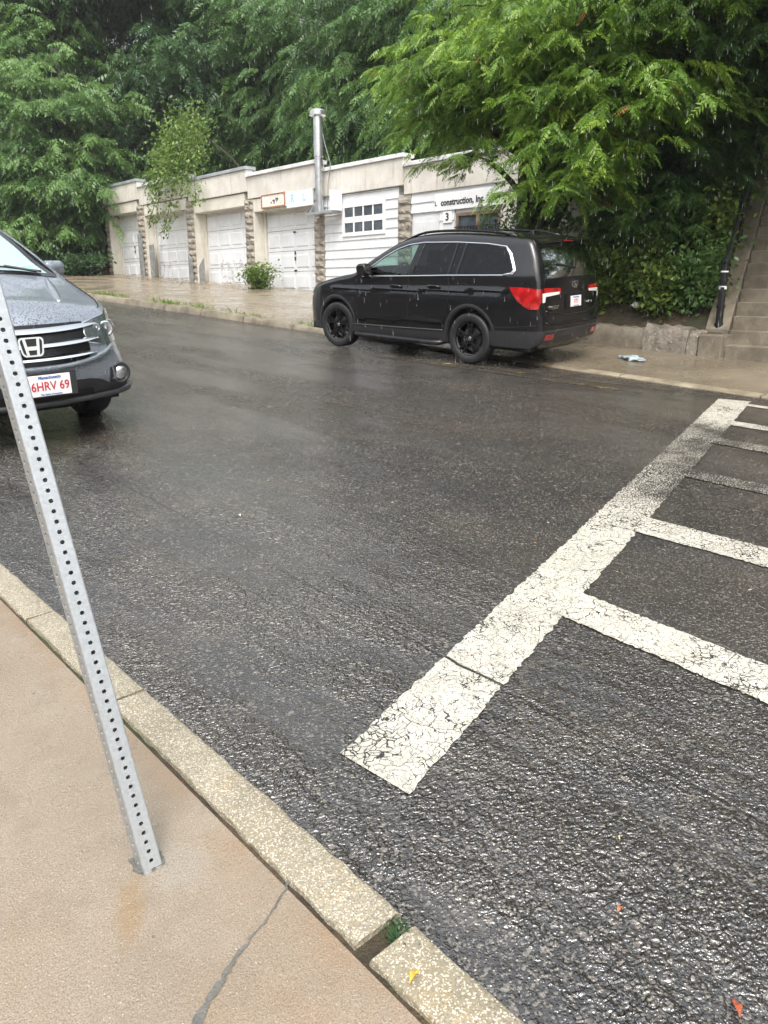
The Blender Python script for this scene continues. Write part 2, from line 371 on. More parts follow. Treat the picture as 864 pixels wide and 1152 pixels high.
    c = t.mix(t.maprange(t.noise(o, 2.4, 5, 0.7), 0.3, 0.7), (0.14, 0.12, 0.092), (0.27, 0.235, 0.18))
    c = t.mix(t.math('MULTIPLY', t.maprange(t.noise(o, 30, 3), 0.6, 0.75), 0.4), c, (0.28, 0.24, 0.18))
    M['stair'] = t.done(t.pbr(c, 0.4, t.bump(t.noise(o, 50, 4), 0.5, 0.01)))
    t = NT('old_stone'); o = t.obj()
    c = t.mix(t.maprange(t.noise(o, 6, 5, 0.75), 0.3, 0.7), (0.11, 0.095, 0.075), (0.30, 0.265, 0.215))
    c = t.mix(t.math('MULTIPLY', t.maprange(t.noise(o, 22, 4), 0.58, 0.68), 0.6), c, (0.44, 0.40, 0.35))
    M['stone'] = t.done(t.pbr(c, 0.5, t.bump(t.noise(o, 20, 5, 0.7), 0.8, 0.03)))
    t = NT('bark'); o = t.obj()
    c = t.mix(t.noise(t.scale(o, 6, 6, 1), 3, 5, 0.7), (0.022, 0.018, 0.014), (0.085, 0.07, 0.055))
    M['bark'] = t.done(t.pbr(c, 0.75, t.bump(t.noise(t.scale(o, 9, 9, 1.5), 4, 4), 0.8, 0.03)))

    def leaf(name, stops, trans=0.4, gloss=0.38):
        t = NT(name)
        a = t.n('ShaderNodeAttribute', {'attribute_name': 'tint'}).outputs['Fac']
        c = t.ramp(a, stops)
        d = t.pbr(c, gloss, Specular__IOR__Level=0.5)
        tl = t.n('ShaderNodeBsdfTranslucent', Color=t.mix(0.35, c, (0.16, 0.26, 0.02))).outputs[0]
        return t.done(t.n('ShaderNodeMixShader', Fac=trans, i1=d, i2=tl).outputs[0])
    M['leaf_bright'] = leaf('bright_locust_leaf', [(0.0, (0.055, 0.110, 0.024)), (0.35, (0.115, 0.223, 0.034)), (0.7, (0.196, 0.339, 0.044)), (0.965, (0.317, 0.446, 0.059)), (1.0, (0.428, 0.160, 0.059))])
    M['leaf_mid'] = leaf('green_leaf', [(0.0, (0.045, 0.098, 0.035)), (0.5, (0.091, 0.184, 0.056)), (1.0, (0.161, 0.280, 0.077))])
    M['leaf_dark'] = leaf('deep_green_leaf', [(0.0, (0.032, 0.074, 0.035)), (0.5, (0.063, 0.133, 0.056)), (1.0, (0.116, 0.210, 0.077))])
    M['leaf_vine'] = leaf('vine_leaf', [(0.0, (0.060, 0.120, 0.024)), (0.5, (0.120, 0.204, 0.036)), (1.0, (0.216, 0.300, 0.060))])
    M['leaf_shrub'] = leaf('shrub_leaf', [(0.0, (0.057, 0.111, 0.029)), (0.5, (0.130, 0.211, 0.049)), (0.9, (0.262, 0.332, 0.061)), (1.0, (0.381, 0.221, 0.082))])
    M['leaf_dead'] = leaf('dead_leaf', [(0.0, (0.12, 0.05, 0.02)), (0.5, (0.22, 0.10, 0.045)), (1.0, (0.32, 0.19, 0.09))], 0.2)
    t = NT('rain_haze'); t.t.links.new(t.n('ShaderNodeVolumePrincipled', Color=(.93, .95, .97, 1), Density=0.0007, Anisotropy=0.2).outputs[0], t.out.inputs['Volume']); M['haze'] = t.m
    t = NT('rain_drop'); tr = t.n('ShaderNodeBsdfTransparent', Color=(1, 1, 1, 1)).outputs[0]; gl = t.pbr((.75, .78, .80), 0.1)
    M['rain'] = t.done(t.n('ShaderNodeMixShader', Fac=0.24, i1=tr, i2=gl).outputs[0])
    M['litter_leaf'] = leaf('fallen_leaf', [(0.0, (0.16, 0.08, 0.03)), (0.4, (0.30, 0.20, 0.07)), (0.7, (0.42, 0.34, 0.14)), (1.0, (0.45, 0.42, 0.32))], 0.1)

    # cars
    def paint(name, col, metal, rough, drop=0.5, flake=0.0):
        t = NT(name); o = t.obj()
        dr = t.math('MULTIPLY', t.maprange(t.voro(o, 85), 0.10, 0.42, 1, 0), t.maprange(t.noise(o, 34, 2), 0.32, 0.46))
        c = t.mix(t.math('MULTIPLY', t.noise(o, 2.0, 4), 0.35), col, tuple(x * 0.6 for x in col))
        nr = t.bump(t.math('ADD', dr, t.math('MULTIPLY', t.noise(o, 7, 2), 0.10)), drop, 0.014)
        return t.done(t.pbr(c, rough, nr, metal, Specular__IOR__Level=0.15, Coat__Weight=1.0, Coat__Roughness=0.03, Coat__Normal=nr))
    M['car_black'] = paint('black_car_paint', (0.005, 0.005, 0.006), 0.0, 0.5, 0.05)
    M['car_grey'] = paint('grey_car_paint', (0.29, 0.325, 0.37), 0.6, 0.38, 1.0)
    M['clad'] = simple('charcoal_cladding', (0.028, 0.028, 0.030), 0.42, 0, 0.15, 20, 0.15, 200, 0.001)
    M['clad_grey'] = simple('wet_grey_cladding', (0.05, 0.052, 0.055), 0.34, 0, 0.15, 20, 0.15, 200, 0.001)
    M['seam'] = simple('panel_gap', (0.003, 0.003, 0.003), 0.7)
    M['chrome'] = simple('chrome', (0.80, 0.81, 0.82), 0.10, 1.0, 0.03)
    M['tyre'] = simple('tyre_rubber', (0.018, 0.018, 0.019), 0.55, 0, 0.2, 12, 0.3, 60)
    M['rim_black'] = simple('black_alloy', (0.012, 0.012, 0.013), 0.22, 0.3, 0.1)
    M['rim_grey'] = simple('silver_alloy', (0.45, 0.46, 0.47), 0.25, 0.9, 0.1)
    M['interior'] = simple('car_interior', (0.035, 0.034, 0.033), 0.7, 0, 0.2)
    M['white_lens'] = simple('clear_white_lens', (0.78, 0.76, 0.74), 0.08, 0, 0.05, Coat__Weight=1.0)
    M['plate'] = simple('plate_white', (0.80, 0.79, 0.79), 0.3, 0, 0.04)
    M['plate_red'] = simple('plate_red', (0.50, 0.035, 0.055), 0.4)
    M['plate_blue'] = simple('plate_blue', (0.08, 0.16, 0.42), 0.4)
    t = NT('red_lens'); o = t.obj()
    c = t.mix(t.maprange(t.noise(o, 6, 2), 0.4, 0.6), (0.26, 0.006, 0.008), (0.44, 0.014, 0.013))
    M['red_lens'] = t.done(t.pbr(c, 0.08, Coat__Weight=1.0))
    def glass(name, tint, refl, haze=0.0, drop=0.1, gcol=(1, 1, 1)):
        t = NT(name); o = t.obj()
        dr = t.math('MULTIPLY', t.maprange(t.voro(o, 75), 0.05, 0.36, 1, 0), t.maprange(t.noise(o, 26, 2), 0.40, 0.55))
        nr = t.bump(dr, drop, 0.004)
        tr = t.n('ShaderNodeBsdfTransparent', Color=(*tint, 1)).outputs[0]
        gl = t.n('ShaderNodeBsdfGlossy', Color=(*gcol, 1), Roughness=0.03, Normal=nr).outputs[0]
        fr = t.n('ShaderNodeFresnel', IOR=1.52, Normal=nr).outputs[0]
        f = t.math('MULTIPLY', fr, refl, clamp=True)
        s = t.n('ShaderNodeMixShader', Fac=f, i1=tr, i2=gl).outputs[0]
        if haze:
            df = t.n('ShaderNodeBsdfDiffuse', Color=(0.52, 0.64, 0.62, 1)).outputs[0]
            hz = t.math('MULTIPLY', t.maprange(t.noise(o, 70, 3, 0.7), 0.3, 0.7, 0.6, 1.0), haze)
            s = t.n('ShaderNodeMixShader', Fac=hz, i1=s, i2=df).outputs[0]
        return t.done(s)
    M['glass_dark'] = glass('privacy_glass', (0.022, 0.025, 0.028), 0.6)
    M['glass_clear'] = glass('green_side_glass', (0.55, 0.72, 0.66), 1.2)
    M['glass_shield'] = glass('wet_windscreen', (0.40, 0.48, 0.47), 1.0, 0.36, 1.0, (.74, .90, .87))
    M['lens_clear'] = glass('headlamp_lens', (0.80, 0.82, 0.84), 1.6, 0.08, 0.3)
    M['lamp_in'] = simple('lamp_reflector', (0.62, 0.64, 0.66), 0.18, 0.9, 0.25, 14)
    M['lamp_dark'] = simple('lamp_housing', (0.20, 0.21, 0.22), 0.2, 0.7, 0.5, 30)
    M['plastic_bag'] = simple('pale_blue_plastic', (0.34, 0.41, 0.44), 0.2, 0, 0.25, 18, 0.4, 30, 0.02)
    M['paper'] = simple('white_litter', (0.72, 0.72, 0.70), 0.4, 0, 0.1, 20)
    M['brick'] = simple('tan_house_wall', (0.42, 0.33, 0.25), 0.7, 0, 0.15, 3)
    M['housewhite'] = simple('white_house_wall', (0.72, 0.72, 0.71), 0.6, 0, 0.08, 2)
    M['roofing'] = simple('dark_roof', (0.06, 0.06, 0.065), 0.7)
    M['lampgrey'] = simple('grey_mast_paint', (0.36, 0.38, 0.40), 0.4, 0.3, 0.1)
make_materials()

def text(s, size, mat, Mx, parent=None, name='lettering', extrude=0.002, bold=0.0, spacing=1.0, sx=1.0, align='CENTER'):
    "writing as a mesh; Mx places it (x right, y up, z out)"
    cu = bpy.data.curves.new(name, 'FONT'); cu.body = s; cu.size = size; cu.extrude = extrude; cu.offset = bold
    cu.align_x = align; cu.align_y = 'CENTER'; cu.space_character = spacing; cu.resolution_u = 3
    o = bpy.data.objects.new('tmp', cu); COL.objects.link(o)
    dg = C.evaluated_depsgraph_get(); dg.update()
    me = bpy.data.meshes.new_from_object(o.evaluated_get(dg))
    bpy.data.objects.remove(o); bpy.data.curves.remove(cu)
    me.transform(Matrix.Diagonal((sx, 1, 1, 1))); me.transform(Mx)
    me.materials.clear(); me.materials.append(mat); me.name = name
    t = bpy.data.objects.new(name, me); return link(t, parent)
def frame(o, x, y):
    x = Vector(x).normalized(); y = Vector(y); y = (y - x * x.dot(y)).normalized(); z = x.cross(y)
    m = Matrix((x, y, z)).transposed().to_4x4(); m.translation = Vector(o); return m
# ================================================================== ground, street, kerbs
rnd = random.Random(7)
def sheet(name, us, rows, h, mat, kind='structure'):
    "us: stations along the street; rows(u) -> list of v; h(u, v) height over the slope"
    vs, fs, uv = [], [], []
    nr = len(rows(us[0]))
    for u in us:
        for v in rows(u):
            vs.append(W(u, v, h(u, v))); uv.append((v, u))
    for i in range(len(us) - 1):
        for j in range(nr - 1):
            fs.append((i * nr + j, i * nr + j + 1, (i + 1) * nr + j + 1, (i + 1) * nr + j))
    me = bpy.data.meshes.new(name); me.from_pydata(vs, [], fs); me.materials.append(mat)
    l = me.uv_layers.new(name='UVMap')
    for lp in me.loops: l.data[lp.index].uv = uv[lp.vertex_index]
    o = bpy.data.objects.new(name, me); link(o)
    if kind: o['kind'] = kind
    return o
KI = lambda u: 0.898 - 0.011 * u            # inner edge of the near kerb
KO = lambda u: 1.045 - 0.018 * u            # its street edge
def HK(u):                                  # far pavement height above the street
    t = min(1, max(0, (u - 8.5) / 7)); return 0.022 + 0.105 * t * t * (3 - 2 * t)
sheet('ground', [-120, -40, 0, 60, 200], lambda u: [-160, -40, -4, 0, 40, 200], lambda u, v: -0.30, M['earth'])
sheet('road', list(range(-30, 111, 2)), lambda u: [KO(u) - 0.06, 3, 5, 7, 8.52], lambda u, v: 0.0, M['asphalt'])
sheet('near_pavement', list(range(-20, 81, 1)), lambda u: [-9, -4, -1, KI(u) - 0.018], lambda u, v: 0.128, M['walk'])
us_f = [-30, -20, -10, -5, 0] + list(range(1, 50)) + [55, 65, 80, 100]
def HF(u, v):                               # far pavement: falls from the kerb to the garage fronts
    t = min(1, max(0, (v - 9.2) / 4.4)); return HK(u) * (1 - .9 * t * t * (3 - 2 * t)) + .004
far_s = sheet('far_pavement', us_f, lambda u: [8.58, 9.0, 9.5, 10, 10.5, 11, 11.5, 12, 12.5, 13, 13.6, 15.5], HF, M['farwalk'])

def rough_stone(mb, u0, u1, vi, vo, h0, h1, seg=0.12, jit=0.006, r=0.018, rg=rnd):
    n = max(2, int(abs(u1 - u0) / seg))
    prof = lambda u: [(vi(u), h0), (vi(u), h1 - r * .5), (vi(u) + r * .5, h1), (vo(u) - r, h1), (vo(u) - r * .3, h1 - r * .35), (vo(u), h1 - r), (vo(u) + .004, h0)]
    vs, fs = [], []
    for i in range(n + 1):
        u = u0 + (u1 - u0) * i / n
        for (v, h) in prof(u):
            vs.append(W(u + (rg.uniform(-jit, jit) if 0 < i < n else 0), v + rg.uniform(-jit, jit), h + rg.uniform(-jit, jit) * .5))
    for i in range(n):
        for j in range(6): fs.append((i * 7 + j, i * 7 + j + 1, i * 7 + 8 + j, i * 7 + 7 + j))
    fs.append(tuple(range(7))); fs.append(tuple(n * 7 + k for k in range(7))[::-1])
    mb.add(vs, fs)
mb = MB()
for a, b in [(-3.2, -1.06), (-1.04, 1.03), (1.082, 2.368), (2.384, 3.19), (3.205, 4.9)] + [(4.915 + 1.9 * k, 4.9 + 1.9 * (k + 1)) for k in range(18)]:
    rough_stone(mb, a, b, KI, KO, -0.25, 0.132 + rnd.uniform(-.003, .003), 0.05, .0035, .012)
o = mb.build('near_kerb', M['granite'], smooth=True, angle=50); o['kind'] = 'structure'
# damp dirt bed under kerb and in the joint
o = sheet('kerb_joint_dirt', [-20, -3, 0, 1, 2, 3, 5, 10, 40], lambda u: [KI(u) - 0.03, KO(u) - 0.012], lambda u, v: 0.116, M['earth'])
mb = MB()
for k in range(-6, 36):
    a = k * 1.7; b = a + 1.68
    rough_stone(mb, a, b, lambda u: 8.60, lambda u: 8.60, -0.2, HK(a + .8) + .004, 0.15, 0.012) if False else None
    n = 10; vs = []; fs = []
    for i in range(n + 1):
        u = a + (b - a) * i / n; hk = HK(u)
        j = lambda s=.008: rnd.uniform(-s, s)
        for (v, h) in [(8.44 + j(), -.1), (8.452 + j(.012), hk * .55 + j()), (8.475 + j(.012), hk + .003 + j(.006)), (8.60, hk + .006), (8.60, -.1)]:
            vs.append(W(u, v, h))
    for i in range(n):
        for q in range(4): fs.append((i * 5 + q, i * 5 + q + 1, i * 5 + 6 + q, i * 5 + 5 + q))
    fs += [(0, 1, 2, 3, 4), tuple(n * 5 + q for q in (4, 3, 2, 1, 0))]
    mb.add(vs, fs)
o = mb.build('far_kerb', M['farkerb'], smooth=True, angle=50); o['kind'] = 'structure'

# road paint, 4 mm sheets
def stripe(mb, a, b, ha, hb, n=40, jit=0.012):
    "a, b: centre line ends (u, v); ha, hb: half-width vectors"
    a, b, ha, hb = map(np.array, (a, b, ha, hb))
    vs = []; fs = []
    for i in range(n + 1):
        t = i / n; c = a + (b - a) * t; h = ha + (hb - ha) * t; d = (b - a) / np.linalg.norm(b - a)
        for sgn in (-1, 1):
            p = c + h * sgn * (1 + rnd.uniform(-jit, jit) * 4) + d * rnd.uniform(-jit, jit)
            vs.append((p[0], p[1]))
    for i in range(n): fs.append((2 * i, 2 * i + 1, 2 * i + 3, 2 * i + 2))
    mb.add([(p[0], p[1], 0) for p in vs], fs)
def paint(name, stripes, mat, h=0.004):
    mb = MB(); 
    for s in stripes: stripe(mb, *s)
    me = bpy.data.meshes.new(name)
    me.from_pydata([W(p[0], p[1], h) for p in mb.v], [], mb.f); me.materials.append(mat)
    l = me.uv_layers.new(name='UVMap')
    for lp in me.loops: q = mb.v[lp.vertex_index]; l.data[lp.index].uv = (q[1], q[0])
    o = bpy.data.objects.new(name, me); link(o); o['kind'] = 'structure'; return o
paint('crosswalk_line', [((1.625, 1.42), (3.525, 8.145), (0.147, -0.02), (0.145, -0.055), 300, .013)], M['paint'])
paint('crosswalk_line', [((-1.1, 1.42), (0.8, 8.145), (0.147, -0.02), (0.145, -0.055), 90)], M['paint'])
rg = []
for (u0, v0, u1, v1, w) in [(1.93, 2.90, -0.6, 2.88, .135), (2.33, 4.09, -.3, 4.27, .135), (2.80, 5.29, 0, 5.44, .105), (2.93, 6.36, .3, 6.50, .105), (3.11, 7.08, .5, 7.3, .09), (3.34, 7.99, .7, 8.15, .055)]:
    rg.append(((u0, v0), (u1, v1), (0.01, w), (0.01, w), 150, .013))
paint('crosswalk_rungs', rg, M['paint'], 0.008)
paint('yellow_line', [((8.4, 7.42), (4.4, 7.78), (0, .05), (0, .05), 60), ((7.4, 7.62), (4.2, 8.15), (0, .03), (0, .03), 40)], M['yellow'])

# crack across the near pavement
mb = MB(); pts = [(1.335, 0.880), (1.31, .85), (1.285, .80), (1.262, .745), (1.243, .684), (1.222, .64), (1.190, .585), (1.165, .53), (1.10, .44), (1.05, .30), (.95, .1), (.9, -.2), (.8, -.6)]
wd = [.004, .005, .003, .003, .006, .010, .011, .012, .012, .010, .008, .007, .006]
fine = []
for i in range(len(pts) - 1):
    for k in range(5):
        t = k / 5; p = np.array(pts[i]) * (1 - t) + np.array(pts[i + 1]) * t
        fine.append((p[0] + rnd.uniform(-.004, .004), p[1] + rnd.uniform(-.004, .004), (wd[i] * (1 - t) + wd[i + 1] * t) * .75 * rnd.uniform(.35, 1.6)))
vs = []
for (u, v, w) in fine: vs += [W(u - w * .8, v + w * .4, .1315), W(u + w * .8, v - w * .4, .1315)]
mb.add(vs, [(2 * i, 2 * i + 1, 2 * i + 3, 2 * i + 2) for i in range(len(fine) - 1)])
o = mb.build('pavement_crack', M['crack'], recalc=False); o['kind'] = 'structure'

# hillside
def sstep(a, b, x): t = np.clip((x - a) / (b - a), 0, 1); return t * t * (3 - 2 * t)
def hill(u, v):
    right = 0.30 + 0.55 * (v - 10.95)
    right = np.where(right > 7, 7 + (right - 7) * .25, right)
    mid = np.where(v < 20.4, -0.35, 2.7 + 0.34 * (v - 20.4)); mid = np.minimum(mid, 8.5)
    left = np.maximum(-0.3, -0.15 + 0.33 * (v - 12.6)); left = np.minimum(left, 7.5)
    f = right * (1 - sstep(8.6, 11.0, u)) + mid * sstep(8.6, 11.0, u) * (1 - sstep(33.5, 34.6, u)) + left * sstep(33.5, 34.6, u)
    return f
uu = np.concatenate([np.arange(-40, 3, 2.0), np.arange(3, 37, .4), np.arange(37, 110, 2.5)]); vv = np.concatenate([np.arange(10.95, 24, .35), np.arange(24, 120, 4.0)])
UU, VV = np.meshgrid(uu, vv, indexing='ij'); HH = hill(UU, VV)
rs = np.random.RandomState(3); HH = HH + np.where(VV > 11.2, rs.uniform(-.10, .10, HH.shape), 0)
stairmask = (UU < 4.9 + .309 / .951 * (VV - 10.8)) & (UU > 2.2 + .309 / .951 * (VV - 10.8)) 
HH = np.where(stairmask, np.minimum(HH, .66 / .951 * (VV - 10.8) - .55), HH)
X = UU * EU[0] + VV * EV[0]; Y = UU * EU[1] + VV * EV[1]
me = bpy.data.meshes.new('hillside'); nV = len(vv)
me.from_pydata(np.stack([X, Y, SL * Y + HH], -1).reshape(-1, 3).tolist(), [], [(i * nV + j, i * nV + j + 1, (i + 1) * nV + j + 1, (i + 1) * nV + j) for i in range(len(uu) - 1) for j in range(nV - 1)])
me.materials.append(M['earth']); me.polygons.foreach_set('use_smooth', [True] * len(me.polygons))
o = bpy.data.objects.new('hillside', me); link(o); o['kind'] = 'structure'
def hillz(u, v): return gz(u, v) + float(hill(np.array(float(u)), np.array(float(v))))

# ================================================================== garage row
V0 = 14.40; VD = 14.83                       # facade plane, door plane
row = empty('garage_building', loc=WZ(22, V0, gz(22, V0)), label='long low row of cream garages with white doors, stepping up the hill', cat='building')
def P(o): o.matrix_parent_inverse = row.matrix_world.inverted(); return o
C.view_layer.update()
def Bx(mb, u0, u1, v0, v1, z0, z1, m=0): mb.box(u0, u1, v0, v1, z0, z1, m, lambda a, b, c: WZ(a, b, c))
def part(mb, name, mats, **k):
    o = mb.build(name, mats, None, **k); o.parent = row; o.matrix_parent_inverse = Matrix.Translation(-row.location); return o
units = [('g', 30.69, 33.40, 5.95), ('g', 26.70, 30.06, 5.72), ('g', 22.80, 26.12, 5.54), ('g', 19.08, 22.28, 5.31), ('s', 15.48, 18.60, 5.05), ('o', 12.05, 15.00, 4.82)]
ends = [33.75, 30.38, 26.41, 22.54, 18.84, 15.24, 11.17]
for i, (kind, u0, u1, zt) in enumerate(units):
    a, b = ends[i + 1], ends[i]
    mb = MB()
    Bx(mb, a + .002, b - .002, V0 - (.02 if i % 2 == 0 else 0), V0 + .25, zt - .75, zt - .10)            # parapet
    part(mb, 'parapet', M['stucco'], bevel=.012)
    mb = MB(); Bx(mb, a - .03, b + .0, V0 - .07, V0 + .34, zt - .10, zt); 
    part(mb, 'coping', M['coping_grey'] if i in (0, 2) else M['coping'], bevel=.01)
    mb = MB(); Bx(mb, a + .003, b - .003, VD + .06, V0 + 6.2, gz(a, V0) - .6, zt - .45); part(mb, 'rear_block', M['stucco'])
    if kind == 'g':
        mb = MB(); Bx(mb, u0 - .015, u1 + .015, V0 + .035, VD + .05, zt - 1.16, zt - .775); part(mb, 'lintel', M['stucco_pale'], bevel=.012)
        mb = MB(); Bx(mb, u1 - .035, u1 - .001, V0 + .012, VD + .05, gz(u0, V0) - .4, zt - 1.163)
        Bx(mb, u1 - .14, u1 - .036, VD - .05, VD + .05, gz(u0, V0) - .4, zt - 1.163); part(mb, 'door_jamb', M['stucco_pale'])
        # sectional door
        zb = gz(u0, V0) + .03; ztop = zt - 1.13; ua, ub = u0 + .01, u1 - .145
        mb = MB(); nsec = 4; hs = (ztop - zb) / nsec
        Bx(mb, ua, ub, VD + .045, VD + .055, zb - .02, ztop, 1)
        for s in range(nsec):
            z0 = zb + s * hs; z1 = z0 + hs - .012
            Bx(mb, ua, ub, VD + .012, VD + .046, z0, z1)
        d = part(mb, 'garage_door', [M['door'], M['dark']], bevel=.004)
        mb = MB(); wpan = (ub - ua) / 4
        for s in range(nsec):
            z0 = zb + s * hs; 
            for k in range(4):
                p0 = ua + k * wpan + .07; p1 = ua + (k + 1) * wpan - .07; q0 = z0 + .10; q1 = z0 + hs - .11
                # recessed groove read as a bevelled raised field
                M4 = lambda x, y, z: WZ(x, y, z)
                yy = VD + .012
                vsx = [M4(p0, yy, q0), M4(p1, yy, q0), M4(p1, yy, q1), M4(p0, yy, q1), M4(p0 + .035, yy - .020, q0 + .035), M4(p1 - .035, yy - .020, q0 + .035), M4(p1 - .035, yy - .020, q1 - .035), M4(p0 + .035, yy - .020, q1 - .035)]
                mb.add(vsx, [(0, 1, 5, 4), (1, 2, 6, 5), (2, 3, 7, 6), (3, 0, 4, 7), (4, 5, 6, 7)])
        po = mb.build('panel_field', M['door'], d)
        if i == 3 or i == 0:
            zc = (zb + ztop) / 2; uc = (ua + ub) / 2
            for (du, dz, w, hh) in ((0, -.12, .05, .10), (0, -.30, .05, .12)) + (((0, .52, .11, .05), (0, -.62, .12, .05)) if i == 3 else ()):
                mb = MB(); Bx(mb, uc + du - w / 2, uc + du + w / 2, VD - .03, VD + .0, zc + dz, zc + dz + hh); mb.build('handle', M['black'], d, bevel=.01)
        if i in (1, 2):                               # scrawls on two doors
            mb = MB(); r2 = random.Random(i * 5)
            for q in range(4 if i == 2 else 3):
                c = ua + (.9 if i == 2 else 2.2) + q * .42; z = zb + (.45 if i == 2 else .35); pts = []
                for s in range(16):
                    an = s * .62 + q
                    pts.append(WZ(c + .24 * math.sin(an * 1.3) * (1 - s / 30) , VD - .012, z + .28 * math.cos(an) + s * .012 + r2.uniform(-.05, .05)))
                mb.tube(pts, .010, 4)
            if i == 1:
                mb.tube([WZ(ub - .35 - .08 * math.sin(s * .5), VD - .012, zb + .2 + s * .11) for s in range(15)], .012, 4)
            mb.build('scrawl', M['scrawl'], d)
    elif kind == 's':
        mb = MB(); z = gz(u0, V0) - .05; top = zt - .765; k = 0
        while z < top:
            z1 = min(z + .235, top)
            vsx = [WZ(u0, V0 + .03, z), WZ(u1, V0 + .03, z), WZ(u1, V0 + .055, z1), WZ(u0, V0 + .055, z1), WZ(u0, V0 + .08, z), WZ(u1, V0 + .08, z), WZ(u1, V0 + .08, z1), WZ(u0, V0 + .08, z1)]
            mb.add(vsx, [(0, 1, 2, 3), (4, 7, 6, 5), (0, 4, 5, 1), (3, 2, 6, 7), (0, 3, 7, 4), (1, 5, 6, 2)]); z = z1
        Bx(mb, u0, u1, V0 + .081, VD + .06, gz(u0, V0) - .3, top)
        part(mb, 'siding', M['siding'])
        # two rows of four panes
        ua, ub, za, zb = 16.06, 17.66, 3.28, 3.93
        mb = MB(); y0 = V0 + .005; y1 = V0 + .06
        Bx(mb, ua - .09, ub + .09, y0, y1, za - .10, za); Bx(mb, ua - .09, ub + .09, y0, y1, zb, zb + .09)
        Bx(mb, ua - .09, ua, y0, y1, za, zb); Bx(mb, ub, ub + .09, y0, y1, za, zb)
        zm = (za + zb) / 2; Bx(mb, ua, ub, y0 + .005, y1, zm - .075, zm + .075)
        w = (ub - ua) / 4
        for k in range(1, 4): Bx(mb, ua + k * w - .025, ua + k * w + .025, y0 + .008, y1, za, zm - .075); Bx(mb, ua + k * w - .025, ua + k * w + .025, y0 + .008, y1, zm + .075, zb)
        wn = part(mb, 'window', M['white'])
        mb = MB()
        for k in range(4):
            for (q0, q1) in ((za, zm - .075), (zm + .075, zb)):
                p0 = ua + k * w + .012; p1 = p0 + w - .024
                mb.add([WZ(p0, V0 + .026, q0), WZ(p1, V0 + .026, q0), WZ(p1, V0 + .026, q1), WZ(p0, V0 + .026, q1)], [(0, 1, 2, 3)])
        mb.build('panes', M['pane'], wn)
    else:
        mb = MB(); top = zt - .70; z = gz(u0, V0) - .05
        while z < top:
            z1 = min(z + .235, top)
            segs = [(u0, u1)] if z > 3.56 else [(13.52, 14.0), (u0 - .0, 12.02)] if False else [(13.50, 14.0)]
            for (sa, sb) in segs:
                vsx = [WZ(sa, V0 + .03, z), WZ(sb, V0 + .03, z), WZ(sb, V0 + .055, z1), WZ(sa, V0 + .055, z1), WZ(sa, V0 + .08, z), WZ(sb, V0 + .08, z), WZ(sb, V0 + .08, z1), WZ(sa, V0 + .08, z1)]
                mb.add(vsx, [(0, 1, 2, 3), (4, 7, 6, 5), (0, 4, 5, 1), (3, 2, 6, 7), (0, 3, 7, 4), (1, 5, 6, 2)])
            z = z1
        Bx(mb, u0 - .05, u1, V0 + .081, VD + .06, gz(u0, V0) - .3, top)
        part(mb, 'siding', M['siding'])
        mb = MB(); Bx(mb, ends[6], u0, V0 + .015, VD + .05, gz(ends[6], V0) - .4, zt - .752); part(mb, 'end_wall', M['stucco'])
        mb = MB(); Bx(mb, 14.03, 14.92, V0 + .045, V0 + .079, gz(u0, V0) - .1, 3.50); dr = part(mb, 'entry_door', M['door'], bevel=.004)
        mb = MB()
        for (a_, b_) in ((14.12, 14.42), (14.54, 14.83)):
            for (c_, d_) in ((2.0, 2.7), (2.85, 3.38)): Bx(mb, a_, b_, V0 + .03, V0 + .044, c_, d_)
        mb.build('panel_field', M['door'], dr, bevel=.008)
        mb = MB(); Bx(mb, 14.47, 14.49, V0 + .02, V0 + .044, 2.95, 3.12); Bx(mb, 14.43, 14.46, V0 + .02, V0 + .044, 2.95, 3.06); mb.build('handle', M['black'], dr)
        ua, ub, za, zb = 12.04, 13.42, 2.35, 3.50; mb = MB(); y0, y1 = V0 + .012, V0 + .075
        for q in ((ua, ub, zb - .07, zb), (ua, ub, za, za + .07), (ua, ua + .08, za + .07, zb - .07), (ub - .08, ub, za + .07, zb - .07), ((ua + ub) / 2 - .05, (ua + ub) / 2 + .05, za + .07, zb - .07)): Bx(mb, q[0], q[1], y0, y1, q[2], q[3])
        wn = part(mb, 'window', M['wood'])
        mb = MB(); Bx(mb, ua + .05, ub - .05, y0 + .04, y1 + .002, za + .05, zb - .05); mb.build('panes', M['pane'], wn)
        mb = MB()
        for k in range(13): Bx(mb, ua + .1 + k * .095, ua + .118 + k * .095, y0 - .05, y0 - .03, za, zb - .32)
        Bx(mb, ua, ub, y0 - .055, y0 - .025, zb - .34, zb - .31); Bx(mb, ua, ub, y0 - .055, y0 - .025, za + .1, za + .13)
        mb.build('window_bars', M['black'], wn)
